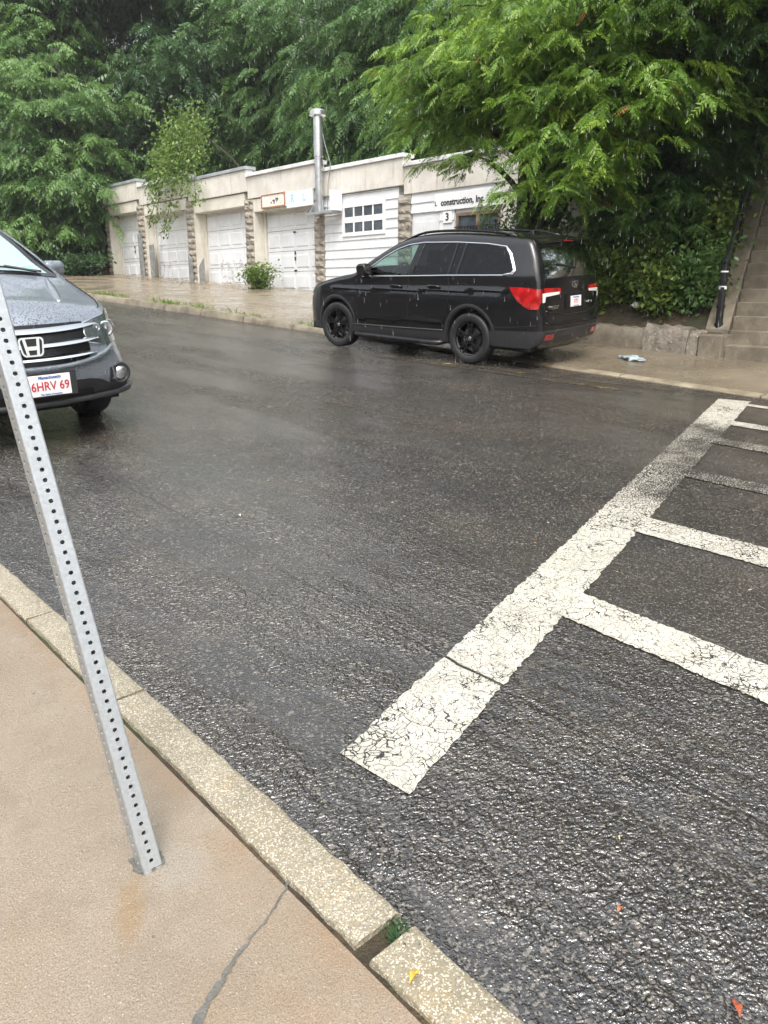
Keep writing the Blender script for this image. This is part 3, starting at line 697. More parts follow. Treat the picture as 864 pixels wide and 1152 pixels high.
# rock-faced block pillars
for k, (a, b, zt) in enumerate([(30.06, 30.69, 5.72), (26.12, 26.70, 5.54), (22.28, 22.80, 5.31), (18.60, 19.08, 5.05), (15.00, 15.48, 4.82), (33.40, 33.75, 5.95)]):
    mb = MB(); z0 = gz(a, V0) - .3; top = zt - .752; z = z0
    Bx(mb, a + .012, b - .012, V0 + .03, VD + .05, z0, top, 1)
    r2 = random.Random(k)
    row_i = 0
    while z < top - .05:
        z1 = min(z + .205, top); cut = a + (b - a) * (r2.uniform(.35, .65))
        for (p, q) in ((a, b),) if row_i % 2 else ((a, cut - .008), (cut + .008, b)):
            n = 4; vs = []; fs = []
            for ii in range(n + 1):
                for jj in range(4):
                    ed = ii in (0, n) or jj in (0, 3)
                    vs.append(WZ(p + (q - p) * ii / n, V0 + .035 - (0.01 if ed else r2.uniform(.035, .075)), z + (z1 - .016 - z) * jj / 3))
            for ii in range(n):
                for jj in range(3): fs.append((ii * 4 + jj, ii * 4 + jj + 1, ii * 4 + 5 + jj, ii * 4 + 4 + jj))
            mb.add(vs, fs)
            Bx(mb, p, q, V0 + .026, VD + .04, z, z1 - .016)
        z = z1; row_i += 1
    part(mb, 'block_pillar', [M['block'], M['mortar']])
mb = MB(); Bx(mb, ends[6] - .0, ends[6] + .03, VD, V0 + 6.2, gz(11, V0) - .6, 4.3); part(mb, 'side_wall', M['stucco'])

# metal flue on its bracket
fl = empty('flue_pipe', loc=WZ(18.5, 14.2, 3.85), label='tall galvanised flue pipe with round cap on the garage front', cat='chimney')
def fpart(mb, name, mat, **k):
    o = mb.build(name, mat, None, **k); o.parent = fl; o.matrix_parent_inverse = Matrix.Translation(-fl.location); return o
mb = MB(); uc, vc = 18.50, 14.20
mb.tube([WZ(uc, vc, 3.86), WZ(uc, vc, 4.5), WZ(uc, vc, 5.30)], .115, 18); fpart(mb, 'lower_pipe', M['steel'], smooth=True, angle=40)
mb = MB(); mb.tube([WZ(uc, vc, 5.26), WZ(uc, vc, 5.30), WZ(uc, vc, 5.31), WZ(uc, vc, 6.34)], [.125, .125, .135, .135], 18); 
for z in (5.32, 5.58, 5.60): mb.tube([WZ(uc, vc, z), WZ(uc, vc, z + .02)], .143, 18)
fpart(mb, 'upper_pipe', M['steel'], smooth=True, angle=40)
mb = MB(); mb.tube([WZ(uc, vc, 6.33), WZ(uc, vc, 6.36), WZ(uc, vc, 6.46), WZ(uc, vc, 6.50)], [.17, .235, .235, .19], 20); fpart(mb, 'cap', M['steel'], smooth=True, angle=40)
mb = MB(); Bx(mb, 17.72, 18.80, 13.98, V0 - .03, 3.80, 3.86)
for u in (17.78, 18.72):
    mb.prism([(V0 - .04, 3.86), (V0 - .04, 4.32), (14.00, 3.86)], u, u + .03, 0, lambda a, b, d: WZ(d, a, b))
fpart(mb, 'bracket', M['steel'])
mb = MB(); Bx(mb, 17.70, 17.775, 13.99, V0 - .03, 3.862, 4.38); fpart(mb, 'side_shield', M['white'])
mb = MB(); mb.tube([WZ(18.25, 14.28, 3.9), WZ(18.22, 14.3, 4.6), WZ(18.12, 14.32, 5.1), WZ(18.26, 14.25, 5.6), WZ(18.33, 14.22, 5.9)], .012, 5); fpart(mb, 'cable', M['board'])

# signs fixed on the building
UX = tuple(-EU); 
def sgn(u, v, z): return frame(WZ(u, v, z), (-EU[0], -EU[1], 0), (0, 0, 1))
def place(o, m): o.matrix_world = m; return o
def board(name, u0, u1, z0, z1, v, th, mat, **k):
    mb = MB(); w, h = (u1 - u0), (z1 - z0); mb.box(-w / 2, w / 2, -h / 2, h / 2, -th, 0)
    o = mb.build(name, mat, bevel=.006); o.matrix_world = sgn((u0 + u1) / 2, v, (z0 + z1) / 2); return tag(o, **k)
s1 = board('sign', 20.42, 21.72, 4.20, 4.60, V0 - .03, .05, M['rustwhite'], label='small white sign with a rusty border above the fourth garage door', cat='sign')
mb = MB()
for (a, b, c, d) in ((-.65, .65, -.20, -.16), (-.65, .65, .165, .20), (-.65, -.60, -.16, .165), (.60, .65, -.16, .165)): mb.box(a, b, c, d, .001, .012)
mb.build('border', M['rust'], s1)
mb = MB()
for (a, b, c, d) in ((-.12, -.07, -.08, -.03), (-.02, .10, -.02, .02), (.04, .09, -.10, -.02), (.14, .24, .02, .06), (.16, .20, -.04, .02), (.24, .28, -.02, .06)): mb.box(a, b, c, d, .001, .005)
mb.build('faded_marks', M['ink'], s1)
s2 = board('sign', 19.05, 20.36, 4.12, 4.56, V0 - .03, .05, M['signblue'], label='pale sign with faded blue letters R L above the fourth garage door', cat='sign')
text('R', .30, M['lettersky'], Matrix.Translation((-.34, .03, .003)), s2, 'lettering', .003, .006)
text('L', .30, M['lettersky'], Matrix.Translation((.24, .03, .003)), s2, 'lettering', .003, .006)
s3 = board('sign', 12.35, 14.15, 3.59, 3.98, V0 + .012, .04, M['white'], label='white board with black word construction over the barred window', cat='sign')
text('construction, Inc.', .205, M['ink'], Matrix.Translation((.02, -.02, .003)), s3, 'lettering', .003, .007, 1.03, 0.94)
text('L', .13, M['ink'], Matrix.Translation((-.85, -.03, .003)), s3, 'lettering', .003, .004)
s4 = board('number_plate', 13.56, 13.86, 3.30, 3.56, V0 + .012, .03, M['white'], label='white house number 3 between the entry door and barred window', cat='sign')
text('3', .24, M['ink'], Matrix.Translation((0, 0, .003)), s4, 'number', .003, .006)
# grey protective boards leaning at the pillar feet
for (u, v, z1, w, slant, lb) in [(30.62, V0 - .07, 3.92, .34, 0, 'tall grey board against the block pillar beside the farthest door'), (30.09, V0 + .10, 3.50, .42, 0, 'grey board on the jamb of the second door from the far end'),
                                  (26.60, V0 - .07, 3.02, .26, .22, 'narrow grey board at the foot of the pillar with scrawled doors on both sides'), (26.10, V0 + .06, 2.86, .36, -.30, 'short grey board with slanted top on the jamb of the third door')]:
    mb = MB(); zb = gz(u, V0) - .05
    mb.prism([(u, zb), (u - w, zb), (u - w, z1 - (slant if slant > 0 else 0)), (u, z1 + (slant if slant < 0 else 0))], v, v + .05, 0, lambda a, b, d: WZ(a, d, b))
    tag(mb.build('guard_board', M['board'], bevel=.006), lb, 'board', 'grey guard boards at the garage pillars')

# ================================================================== steps, cheek wall, rail, low stone wall
DU, DV = .309, .951
st = empty('stone_stairs', loc=W(3.9, 10.8, .05), label='wet concrete stairs climbing the bank on the right', cat='stairs')
def spart(mb, name, mat, **k):
    o = mb.build(name, mat, None, **k); o.parent = st; o.matrix_parent_inverse = Matrix.Translation(-st.location); return o
zs = gz(4.6, 10.8) + .05; rise, tread = .190, .268
NST = 30
for i in range(NST):
    t0 = i * tread; t1 = t0 + tread + .3; z1 = zs + (i + 1) * rise - .03; z0 = z1 - rise - .25 + rnd.uniform(-.004, .004)
    uL0, v0 = 4.90 + DU * t0, 10.80 + DV * t0; uL1, v1 = 4.90 + DU * t1, 10.80 + DV * t1
    mb = MB(); w = 2.3; q = [(uL0, v0), (uL0 - w, v0), (uL1 - w, v1), (uL1, v1)]
    nose = .02
    mb.prism(q, z0, z1, 0, lambda a, b, d: WZ(a, b, d))
    spart(mb, 'step', M['stair'], bevel=.012)
mb = MB()
def cheek(mb, off, w, h0, t0, t1, drop=1.2):
    vs = []
    for t in (t0, t1):
        z = zs + t / tread * rise + h0
        for (du, dz) in ((off, 0), (off + w, 0)):
            vs.append(WZ(4.90 + DU * t + du, 10.80 + DV * t, z)); vs.append(WZ(4.90 + DU * t + du, 10.80 + DV * t, z - drop))
    mb.add(vs, [(0, 2, 6, 4), (1, 5, 7, 3), (0, 1, 3, 2), (4, 6, 7, 5), (0, 4, 5, 1), (2, 3, 7, 6)])
cheek(mb, .004, .34, .22, .22, 3.3); spart(mb, 'cheek_wall', M['stair'], bevel=.015)
mb = MB(); cheek(mb, .004, .36, .34, 3.32, 8.2); spart(mb, 'cheek_wall', M['stair'], bevel=.015)
mb = MB(); Bx(mb, 4.905, 5.25, 10.70, 11.3, gz(5, 10.8) - .3, gz(5, 10.8) + .33); spart(mb, 'cheek_foot', M['stair'], bevel=.02)
mb = MB(); cheek(mb, -2.64, .33, .22, .22, 8.0); spart(mb, 'cheek_wall', M['stair'], bevel=.015)
rl = empty('stair_railing', loc=WZ(5.1, 10.95, gz(5.1, 10.95) + .3), label='black pipe railing rising beside the stair cheek wall', cat='railing')
def rpart(mb, name, mat, **k):
    o = mb.build(name, mat, None, **k); o.parent = rl; o.matrix_parent_inverse = Matrix.Translation(-rl.location); return o
def sp(t, du, dz): return WZ(4.90 + DU * t + du, 10.80 + DV * t, zs + t / tread * rise + dz)
mb = MB(); mb.tube([sp(.28, .16, .18), sp(.30, .17, 1.10)], .05, 12)
for z in (.20, .45, .8, 1.06): mb.tube([sp(.29, .163, z), sp(.29, .164, z + .04)], .064, 12)
rpart(mb, 'post', M['iron'], smooth=True, angle=40)
mb = MB(); mb.tube([sp(.30, .17, 1.07), sp(2.0, .21, .98), sp(8.2, .23, .95)], .03, 10); rpart(mb, 'handrail', M['iron'], smooth=True, angle=40)
mb = MB(); mb.tube([sp(.30, .17, .62), sp(2.0, .21, .55), sp(8.2, .23, .52)], .022, 8); rpart(mb, 'lower_rail', M['iron'], smooth=True, angle=40)
for t in (2.0, 3.6, 5.2, 6.8, 8.1):
    mb = MB(); mb.tube([sp(t, .21, .1), sp(t, .21, .97)], .032, 10); rpart(mb, 'post', M['iron'], smooth=True, angle=40)
mb = MB(); mb.tube([sp(.295, .166, .70), sp(.295, .166, .745)], .053, 12); rpart(mb, 'tape', M['paper']); mb = MB(); mb.tube([sp(.295, .167, .93), sp(.295, .167, .95)], .053, 12); rpart(mb, 'tape', M['paper'])

def lumpy_wall(name, u0, u1, v0, v1, h, mat, seed, amp, **k):
    r2 = np.random.RandomState(seed); nu = max(4, int((u1 - u0) / .09)); mb = MB(); rows = 5
    vs = []; fs = []
    zb = lambda u: gz(u, v0) + .02
    for i in range(nu + 1):
        u = u0 + (u1 - u0) * i / nu
        for (v, hh) in [(v0, -.2), (v0, .35 * h), (v0 + .02, .8 * h), (v0 + .07, h), (v1 - .04, h * 1.02), (v1, -.2)]:
            d = r2.uniform(-amp, amp, 3)
            vs.append(WZ(u + d[0] * (0 < i < nu), v + d[1], zb(u) + hh + d[2]))
    for i in range(nu):
        for j in range(5): fs.append((i * 6 + j, i * 6 + j + 1, i * 6 + 7 + j, i * 6 + 6 + j))
    fs += [tuple(range(6)), tuple(nu * 6 + q for q in range(5, -1, -1))]
    mb.add(vs, fs); return tag(mb.build(name, mat, smooth=True, angle=45), **k)
lumpy_wall('retaining_wall', 6.12, 10.9, 10.72, 11.05, .30, M['stair'], 1, .012, label='low mossy concrete wall behind the dark car under the shrubs', cat='wall')
lumpy_wall('stone_block', 5.42, 6.10, 10.70, 11.05, .36, M['stone'], 2, .028, label='rough pale rubble stone block in the low wall beside the stairs', cat='stone')
lumpy_wall('stone_block', 5.26, 5.41, 10.71, 11.05, .33, M['stone'], 4, .02, label='narrow stone at the wall end touching the stair foot', cat='stone')

# ================================================================== leaning perforated sign post
def perforated_post():
    ax = Vector((-.213, .138, .967)).normalized()
    base = Vector((-.601, 1.636, .236))
    X = Vector(EV.tolist()); X = (X - ax * X.dot(ax)).normalized(); Y = ax.cross(X)
    hs = .0254; wr = .0045; rp = .0254; n = 88; hr = .0056; th = .003
    mb = MB()
    def pt(fx, fy, s, k):                      # face k: local (across, out)
        a, o = fx, fy
        for _ in range(k): a, o = -o, a
        return tuple(base + X * a + Y * o + ax * s)
    for k in range(4):
        for c in range(n):
            s0 = -.012 + c * rp; sc_ = s0 + rp / 2
            sq = [(-hs + wr, s0), (-.007, s0), (.007, s0), (hs - wr, s0), (hs - wr, sc_ - .004), (hs - wr, sc_ + .004), (hs - wr, s0 + rp), (.007, s0 + rp), (-.007, s0 + rp), (-hs + wr, s0 + rp), (-hs + wr, sc_ + .004), (-hs + wr, sc_ - .004)]
            ring = []
            for (a, b) in sq:
                an = math.atan2(b - sc_, a); ring.append((hr * math.cos(an), sc_ + hr * math.sin(an)))
            vs = [pt(a, -hs, b, k) for a, b in sq] + [pt(a, -hs, b, k) for a, b in ring] + [pt(a, -hs + th, b, k) for a, b in ring]
            fs = []
            for i in range(12):
                j = (i + 1) % 12
                fs += [(i, j, 12 + j, 12 + i), (12 + i, 12 + j, 24 + j, 24 + i)]
            mb.add(vs, fs)
        # rounded corner
        vs = []; fs = []
        for i in range(5):
            an = i / 4 * math.pi / 2
            a = hs - wr + wr * math.sin(an); o = -(hs - wr) - wr * math.cos(an)
            vs += [pt(a, o, -.012, k), pt(a, o, -.012 + n * rp, k)]
        for i in range(4): fs.append((2 * i, 2 * i + 2, 2 * i + 3, 2 * i + 1))
        mb.add(vs, fs)
        # inner wall
        mb.add([pt(-hs + th, -hs + th + .0006, -.012, k), pt(hs - th, -hs + th + .0006, -.012, k), pt(hs - th, -hs + th + .0006, -.008, k), pt(-hs + th, -hs + th + .0006, -.008, k)], [(0, 1, 2, 3)])
    o = mb.build('sign_post', M['galv'], smooth=True, angle=35)
    tag(o, 'leaning galvanised square post full of round holes on the near pavement', 'post')
perforated_post()
mb = MB(); r3 = random.Random(8); vs = []  # dark sheet: painted contact shade and broken concrete round the post foot
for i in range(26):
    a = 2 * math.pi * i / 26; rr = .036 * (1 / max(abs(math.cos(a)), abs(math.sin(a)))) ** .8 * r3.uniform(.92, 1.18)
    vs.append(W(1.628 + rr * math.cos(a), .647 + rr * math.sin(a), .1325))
mb.add(vs, [list(range(26))]); o = mb.build('post_hole_shade', M['crack'], recalc=False); o['kind'] = 'structure'
# ================================================================== cars
def interp(tab, x):
    a = np.array(tab, float); return np.interp(x, a[:, 0], a[:, 1])
def smooth_tab(tab, n=160):
    "monotone smooth table by cubic hermite (finite differences)"
    a = np.array(tab, float); xs = np.linspace(a[0, 0], a[-1, 0], n)
    m = np.gradient(a[:, 1], a[:, 0]); ys = []
    for x in xs:
        i = min(len(a) - 2, max(0, int(np.searchsorted(a[:, 0], x) - 1))); h = a[i + 1, 0] - a[i, 0]; t = (x - a[i, 0]) / h
        ys.append((2*t**3-3*t**2+1)*a[i,1] + (t**3-2*t**2+t)*h*m[i] + (-2*t**3+3*t**2)*a[i+1,1] + (t**3-t**2)*h*m[i+1])
    return np.stack([xs, np.array(ys)], -1)
def patch2d(outer, holes=(), xs=(), zs=()):
    "plane region cut to a grid; returns 2-D points and faces"
    bm = bmesh.new(); edges = []
    for loop in [outer] + list(holes):
        vs = [bm.verts.new((p[0], p[1], 0)) for p in loop]
        for i in range(len(vs)): edges.append(bm.edges.new((vs[i], vs[(i + 1) % len(vs)])))
    bmesh.ops.triangle_fill(bm, use_beauty=True, use_dissolve=False, edges=edges, normal=(0, 0, 1))
    for (vals, no) in ((xs, (1, 0, 0)), (zs, (0, 1, 0))):
        for q in vals:
            co = (q, 0, 0) if no[0] else (0, q, 0)
            bmesh.ops.bisect_plane(bm, geom=bm.verts[:] + bm.edges[:] + bm.faces[:], dist=1e-5, plane_co=co, plane_no=no)
    bmesh.ops.dissolve_limit(bm, angle_limit=0.0, verts=[], edges=[]) if False else None
    bm.verts.index_update()
    P2 = np.array([v.co[:2] for v in bm.verts]); F = []
    for f in bm.faces:
        idx = [v.index for v in f.verts]
        if f.normal.z < 0: idx = idx[::-1]
        F.append(idx)
    bm.free(); return P2, F

class Car:
    def __init__(s, sil, width, plan, matrix, name, bump_sil=0.04, nose=None, **tags):
        s.nose = nose
        # silhouette: x, z, a (round depth), b (round inset), crown
        ctrl = np.array(sil, float); pts = []
        n = len(ctrl)
        for i in range(n - 1):                         # centripetal-ish Catmull-Rom
            p0, p1, p2, p3 = ctrl[max(i - 1, 0)], ctrl[i], ctrl[i + 1], ctrl[min(i + 2, n - 1)]
            L = np.hypot(*(p2 - p1)[:2]); k = max(2, int(L / bump_sil))
            d1 = np.hypot(*(p1 - p0)[:2]) + 1e-6; d2 = L; d3 = np.hypot(*(p3 - p2)[:2]) + 1e-6
            m1 = (p2 - p0) / (d1 + d2) * d2 if i > 0 else p2 - p1
            m2 = (p3 - p1) / (d2 + d3) * d2 if i < n - 2 else p2 - p1
            for j in range(k):
                t = j / k
                pts.append((2*t**3-3*t**2+1)*p1 + (t**3-2*t**2+t)*m1 + (-2*t**3+3*t**2)*p2 + (t**3-t**2)*m2)
        pts.append(ctrl[-1]); s.sil = np.array(pts)
        T = np.gradient(s.sil[:, :2], axis=0); T /= np.linalg.norm(T, axis=1)[:, None]
        s.N = np.stack([T[:, 1], -T[:, 0]], -1)        # inward
        s.arc = np.concatenate([[0], np.cumsum(np.hypot(*np.diff(s.sil[:, :2], axis=0).T))])
        s.wt = smooth_tab(width); s.pt = smooth_tab(plan, 300)
        s.root = empty(name, mat=matrix, **tags)
        s.creases = []
    def base(s, x, z):
        w = np.interp(z, s.wt[:, 0], s.wt[:, 1]) * np.interp(x, s.pt[:, 0], s.pt[:, 1])
        if s.nose: w = w * (1 - s.nose[2] * sstep(s.nose[0], s.nose[1], z) * np.exp(-np.maximum(x, 0) / s.nose[3]))
        for (x0, z0, x1, z1, amp, wd) in s.creases:
            zc = z0 + (z1 - z0) * (x - x0) / (x1 - x0); d = (z - zc) / wd
            m = np.clip((x - x0) / .25, 0, 1) * np.clip((x1 - x) / .25, 0, 1)
            w = w + amp * m * (np.where(d > 0, np.exp(-d * d), -np.exp(-d * d * .5) * 0.9))
        return w
    def Ys(s, x, z):
        x = np.asarray(x, float); z = np.asarray(z, float); sh = x.shape
        P = np.stack([x.ravel(), z.ravel()], -1); A = s.sil[:-1, :2]; B = s.sil[1:, :2]; AB = B - A; L2 = (AB ** 2).sum(1)
        out = np.empty(len(P))
        for c in range(0, len(P), 4000):
            Q = P[c:c + 4000]
            t = np.clip(((Q[:, None, :] - A[None]) * AB[None]).sum(2) / L2, 0, 1)
            D = np.hypot(*np.moveaxis(Q[:, None, :] - (A[None] + t[..., None] * AB[None]), 2, 0)); k = D.argmin(1); r = np.arange(len(Q))
            d = D[r, k]; tt = t[r, k]
            a = s.sil[k, 2] * (1 - tt) + s.sil[k + 1, 2] * tt; b = s.sil[k, 3] * (1 - tt) + s.sil[k + 1, 3] * tt
            q = np.clip((a - d) / a, 0, 1)
            out[c:c + 4000] = b - b * np.sqrt(np.maximum(0, 1 - q * q))
        return s.base(x, z) - out.reshape(sh)
    def side(s, P2, off=0.0, sgn=-1):
        y = s.Ys(P2[:, 0], P2[:, 1]) + off
        return np.stack([P2[:, 0], sgn * y, P2[:, 1]], -1)
    def strip(s, a, y, off=0.0):
        "arc position along the silhouette, y across -> point on the body"
        a = np.asarray(a, float); y = np.asarray(y, float)
        col = [np.interp(a, s.arc, s.sil[:, i]) for i in range(5)]
        nx = np.interp(a, s.arc, s.N[:, 0]); nz = np.interp(a, s.arc, s.N[:, 1])
        px, pz, A, B, Cn = col
        w = s.base(px + nx * A, pz + nz * A); wb = np.maximum(w - B, .02); ay = np.abs(y)
        t = np.clip(ay / wb, 0, 1); up = -Cn * (1 - t * t)
        q = np.clip((ay - wb) / B, 0, 1); d = A * (1 - np.sqrt(np.maximum(0, 1 - q * q)))
        d = np.where(ay < wb, up, d); o = off * np.sqrt(np.maximum(0.05, 1 - q * q))
        yy = np.sign(y) * (np.minimum(ay, w) + off * q)
        return np.stack([px + nx * (d - o), yy, pz + nz * (d - o)], -1)
    def end(s, y, z, front=True, off=0.0):
        "point on the front (or rear) face at given y, z"
        y = np.asarray(y, float); z = np.asarray(z, float); mid = len(s.sil) // 2
        seg = s.sil[:mid] if front else s.sil[mid:]; ar = s.arc[:mid] if front else s.arc[mid:]
        k = int(np.argmax(seg[:, 1]))
        seg, ar = (seg[:k + 1], ar[:k + 1]) if front else (seg[k:][::-1], ar[k:][::-1])
        zz = np.maximum.accumulate(seg[:, 1] + np.arange(len(seg)) * 1e-7); sg = 1.0 if front else -1.0
        xb = np.interp(z, zz, seg[:, 0])
        wb = s.Ys(xb + sg * 1e-3, z); ay = np.abs(y)
        lo = np.zeros_like(y); hi = np.full_like(y, 1.2)
        for _ in range(24):
            m = (lo + hi) / 2; g = s.Ys(xb + sg * m, z) < ay; lo = np.where(g, m, lo); hi = np.where(g, hi, m)
        inner = ay <= wb
        x = xb + sg * lo
        for q in np.nonzero(inner)[0]:
            S = s.strip(ar, np.full(len(ar), y[q])); zq = np.maximum.accumulate(S[:, 2] + np.arange(len(ar)) * 1e-7)
            x[q] = np.interp(z[q], zq, S[:, 0])
        sl = np.where(inner, 0.0, np.clip(lo * 2.0, 0, .8))
        return np.stack([x - sg * off * (1 - sl * .6), y + np.sign(y) * off * sl, z], -1)
    def mesh(s, name, mat, V, F, parent=None, smooth=True, flip=False, mirror=False):
        mb = MB(); mb.add(V, [f[::-1] for f in F] if flip else F)
        if mirror: s.mesh(name, mat, np.array(V) * np.array([1, -1, 1]), F, parent, smooth, not flip)
        return mb.build(name, mat, parent or s.root, smooth=smooth, recalc=False)
    def side_patch(s, name, mat, poly, off=.004, sgn=-1, parent=None, dx=.06, dz=.05, mirror=False, holes=()):
        p = np.array(poly); xs = np.arange(p[:, 0].min() + dx, p[:, 0].max(), dx); zs = np.arange(p[:, 1].min() + dz, p[:, 1].max(), dz)
        P2, F = patch2d(poly, holes, xs, zs); V = s.side(P2, off, sgn)
        return s.mesh(name, mat, V, F, parent, flip=(sgn > 0), mirror=mirror)
    def end_patch(s, name, mat, poly, off=.004, front=True, parent=None, d=.05, mirror=False, dy=None):
        p = np.array(poly); ys = np.arange(p[:, 0].min() + d, p[:, 0].max(), dy or d); zs = np.arange(p[:, 1].min() + d, p[:, 1].max(), d)
        P2, F = patch2d(poly, (), ys, zs); V = s.end(P2[:, 0], P2[:, 1], front, off)
        return s.mesh(name, mat, V, F, parent, flip=front, mirror=mirror)
    def strip_patch(s, name, mat, poly, off=.004, parent=None, d=.06, thick=None, mirror=False):
        p = np.array(poly); a_ = np.arange(p[:, 0].min() + d, p[:, 0].max(), d); y_ = np.arange(p[:, 1].min() + d, p[:, 1].max(), d)
        P2, F = patch2d(poly, (), a_, y_); V = s.strip(P2[:, 0], P2[:, 1], off)
        return s.mesh(name, mat, V, F, parent, flip=True, mirror=mirror)
    def side_line(s, name, mat, pts, w=.006, off=.004, sgn=-1, parent=None, tube=None, both=False):
        "thin line following the body side"
        P = [np.array(pts[0], float)]
        for q in pts[1:]:
            q = np.array(q, float); L = np.hypot(*(q - P[-1])); k = max(1, int(L / .05)); a = P[-1]
            for j in range(1, k + 1): P.append(a + (q - a) * j / k)
        P = np.array(P)
        for sg in ((sgn, -sgn) if both else (sgn,)):
            mb = MB(); V = s.side(P, off, sg); mb.tube(V, tube or w / 2, 6); o = mb.build(name, mat, parent or s.root, smooth=True)
        return o
    def arc_at(s, x, top=True):
        k = int(np.argmax(s.sil[:, 1])); 
        return float(np.interp(x, s.sil[:, 0], s.arc)) if False else float(s.arc[np.argmin(np.abs(s.sil[:, 0] - x) + (0 if not top else np.where(s.sil[:, 1] < .8, 9, 0)))])
    def shell(s, mat, holes_side, arches, zbot, wind, rear, K=6, name='body'):
        "arches: (xc, r); wind / rear: (arc0, arc1, margin) openings in the strip"
        mb = MB()
        # strip from the left side over to the right
        th = np.linspace(math.pi / 2, 0, K + 1); ncr = 12; rows = []
        n = len(s.sil); px, pz, A, B, Cn = s.sil.T
        w = s.base(px + s.N[:, 0] * A, pz + s.N[:, 1] * A); wb = np.maximum(w - B, .02)
        for t in th[:-1]:
            d = A * (1 - math.cos(t)); ins = B * (1 - math.sin(t))
            ww = s.base(px + s.N[:, 0] * d, pz + s.N[:, 1] * d)
            rows.append(np.stack([px + s.N[:, 0] * d, -(ww - ins), pz + s.N[:, 1] * d], -1))
        for q in np.linspace(-1, 1, 2 * ncr + 1):
            c = Cn * (1 - q * q); rows.append(np.stack([px - s.N[:, 0] * c, q * wb, pz - s.N[:, 1] * c], -1))
        for r in rows[K - 1::-1]: rows.append(r * np.array([1, -1, 1]))
        G = np.stack(rows, 1); m = G.shape[1]; V = G.reshape(-1, 3); F = []
        for i in range(n - 1):
            am = (s.arc[i] + s.arc[i + 1]) / 2
            for j in range(m - 1):
                yb = abs(G[i, j, 1] + G[i, j + 1, 1]) / 2
                if any(a0 < am < a1 and yb < np.interp(am, s.arc, wb) - mg for (a0, a1, mg) in (wind, rear)): continue
                F.append((i * m + j, (i + 1) * m + j, (i + 1) * m + j + 1, i * m + j + 1))
        mb.add(V, [f[::-1] for f in F])
        # side panels
        inner = s.sil[:, :2] + s.N * A[:, None]
        keep = []
        for i in range(n):
            dmin = np.hypot(*(s.sil[:, :2] - inner[i]).T).min()
            if dmin > A[i] * .9: keep.append(inner[i])
        outl = [np.array([keep[0][0], zbot])] if keep[0][1] > zbot + .02 else []
        out = [tuple(p) for p in keep]
        bot = []
        last = keep[-1]
        for (xc, r, zc) in sorted(arches, reverse=True):
            a0 = math.asin(np.clip((zbot - zc) / r, -1, 1))
            for t in np.linspace(a0, math.pi - a0, 26): bot.append((xc + r * math.cos(t), zc + r * math.sin(t)))
        poly = out + ([(last[0], zbot)] if last[1] > zbot + .02 else []) + bot + ([(keep[0][0], zbot)] if keep[0][1] > zbot + .02 else [])
        x0, x1 = s.sil[:, 0].min(), s.sil[:, 0].max()
        xs = np.concatenate([np.arange(x0, x0 + .5, .025), np.arange(x0 + .5, x1 - .5, .07), np.arange(x1 - .5, x1, .03)]); zs = np.arange(zbot + .02, s.sil[:, 1].max(), .028)
        P2, Fs = patch2d(poly, holes_side, xs, zs)
        Vl = s.side(P2, 0, -1); mb.add(Vl, Fs); mb.add(Vl * np.array([1, -1, 1]), [f[::-1] for f in Fs])
        o = mb.build(name, mat, s.root, smooth=True, recalc=False, angle=48)
        return o
    def wheel(s, x, y, r, rw, width, sgn, rim_mat, spokes, steer=0.0, hub_mat=None):
        e = bpy.data.objects.new('wheel', None); link(e, s.root)
        e.location = (x, y, r); e.rotation_euler = (0, 0, steer); e.empty_display_size = .1
        o = sgn                                            # outward along y
        w2 = width / 2; mb = MB()
        prof = [(rw - .01, -w2 * .8), (rw + .02, -w2 * .95), (r - .035, -w2), (r - .012, -w2 * .9), (r, -w2 * .70), (r, w2 * .70), (r - .012, w2 * .9), (r - .035, w2), (rw + .02, w2 * .95), (rw - .005, w2 * .82), (rw - .03, w2 * .6)]
        mb.lathe([(a, b * o) for a, b in prof], 48); mb.build('tyre', M['tyre'], e, smooth=True, angle=60)
        mb = MB(); f = w2 * .80
        mb.lathe([(rw - .035, -w2 * .6 * o), (rw - .03, f * .5 * o), (rw - .012, f * o), (rw + .002, (f + .006) * o), (rw + .004, f * .85 * o)], 48)
        for k in range(spokes):
            a0 = 2 * math.pi * k / spokes + .3
            for da in (-.13, .13):
                a1 = a0 + da * 1.25; a2 = a0 + da * .9
                c1, s1_ = math.cos(a1), math.sin(a1); c2, s2_ = math.cos(a2), math.sin(a2)
                px_, pz_ = -s1_, c1
                hw1, hw2 = .018, .024
                vs = []
                for (rr, cc, ss, hw, yo) in ((.055, c2, s2_, hw1, f * .80), (rw * .6, (c1 + c2) / 2, (s1_ + s2_) / 2, (hw1 + hw2) / 2, f * .92), (rw - .012, c1, s1_, hw2, f * .96)):
                    for (q, dy) in ((-hw, 0), (hw, 0), (hw * .8, .0), (-hw * .8, .0)):
                        yy = (yo - (.035 if len(vs) % 4 < 2 else 0)) * o
                        vs.append((rr * cc - ss * q, yy, rr * ss + cc * q))
                fs = []
                for b in (0, 4):
                    fs += [(b + 3, b + 2, b + 6, b + 7), (b, b + 3, b + 7, b + 4), (b + 2, b + 1, b + 5, b + 6)]
                mb.add(vs, fs)
        mb.lathe([(.0, f * .88 * o), (.05, f * .88 * o), (.075, f * .80 * o), (.08, f * .5 * o)], 20)
        mb.build('rim', rim_mat, e, smooth=True, angle=35)
        mb = MB(); mb.lathe([(.0, f * .90 * o), (.026, f * .90 * o), (.030, f * .87 * o)], 16); mb.build('hub_cap', hub_mat or M['chrome'], e)
        mb = MB(); mb.lathe([(.0, 0.0), (.16, 0.0), (.165, f * .2 * o), (.0, f * .2 * o)], 24); mb.build('brake_disc', M['lamp_dark'], e)
        return e
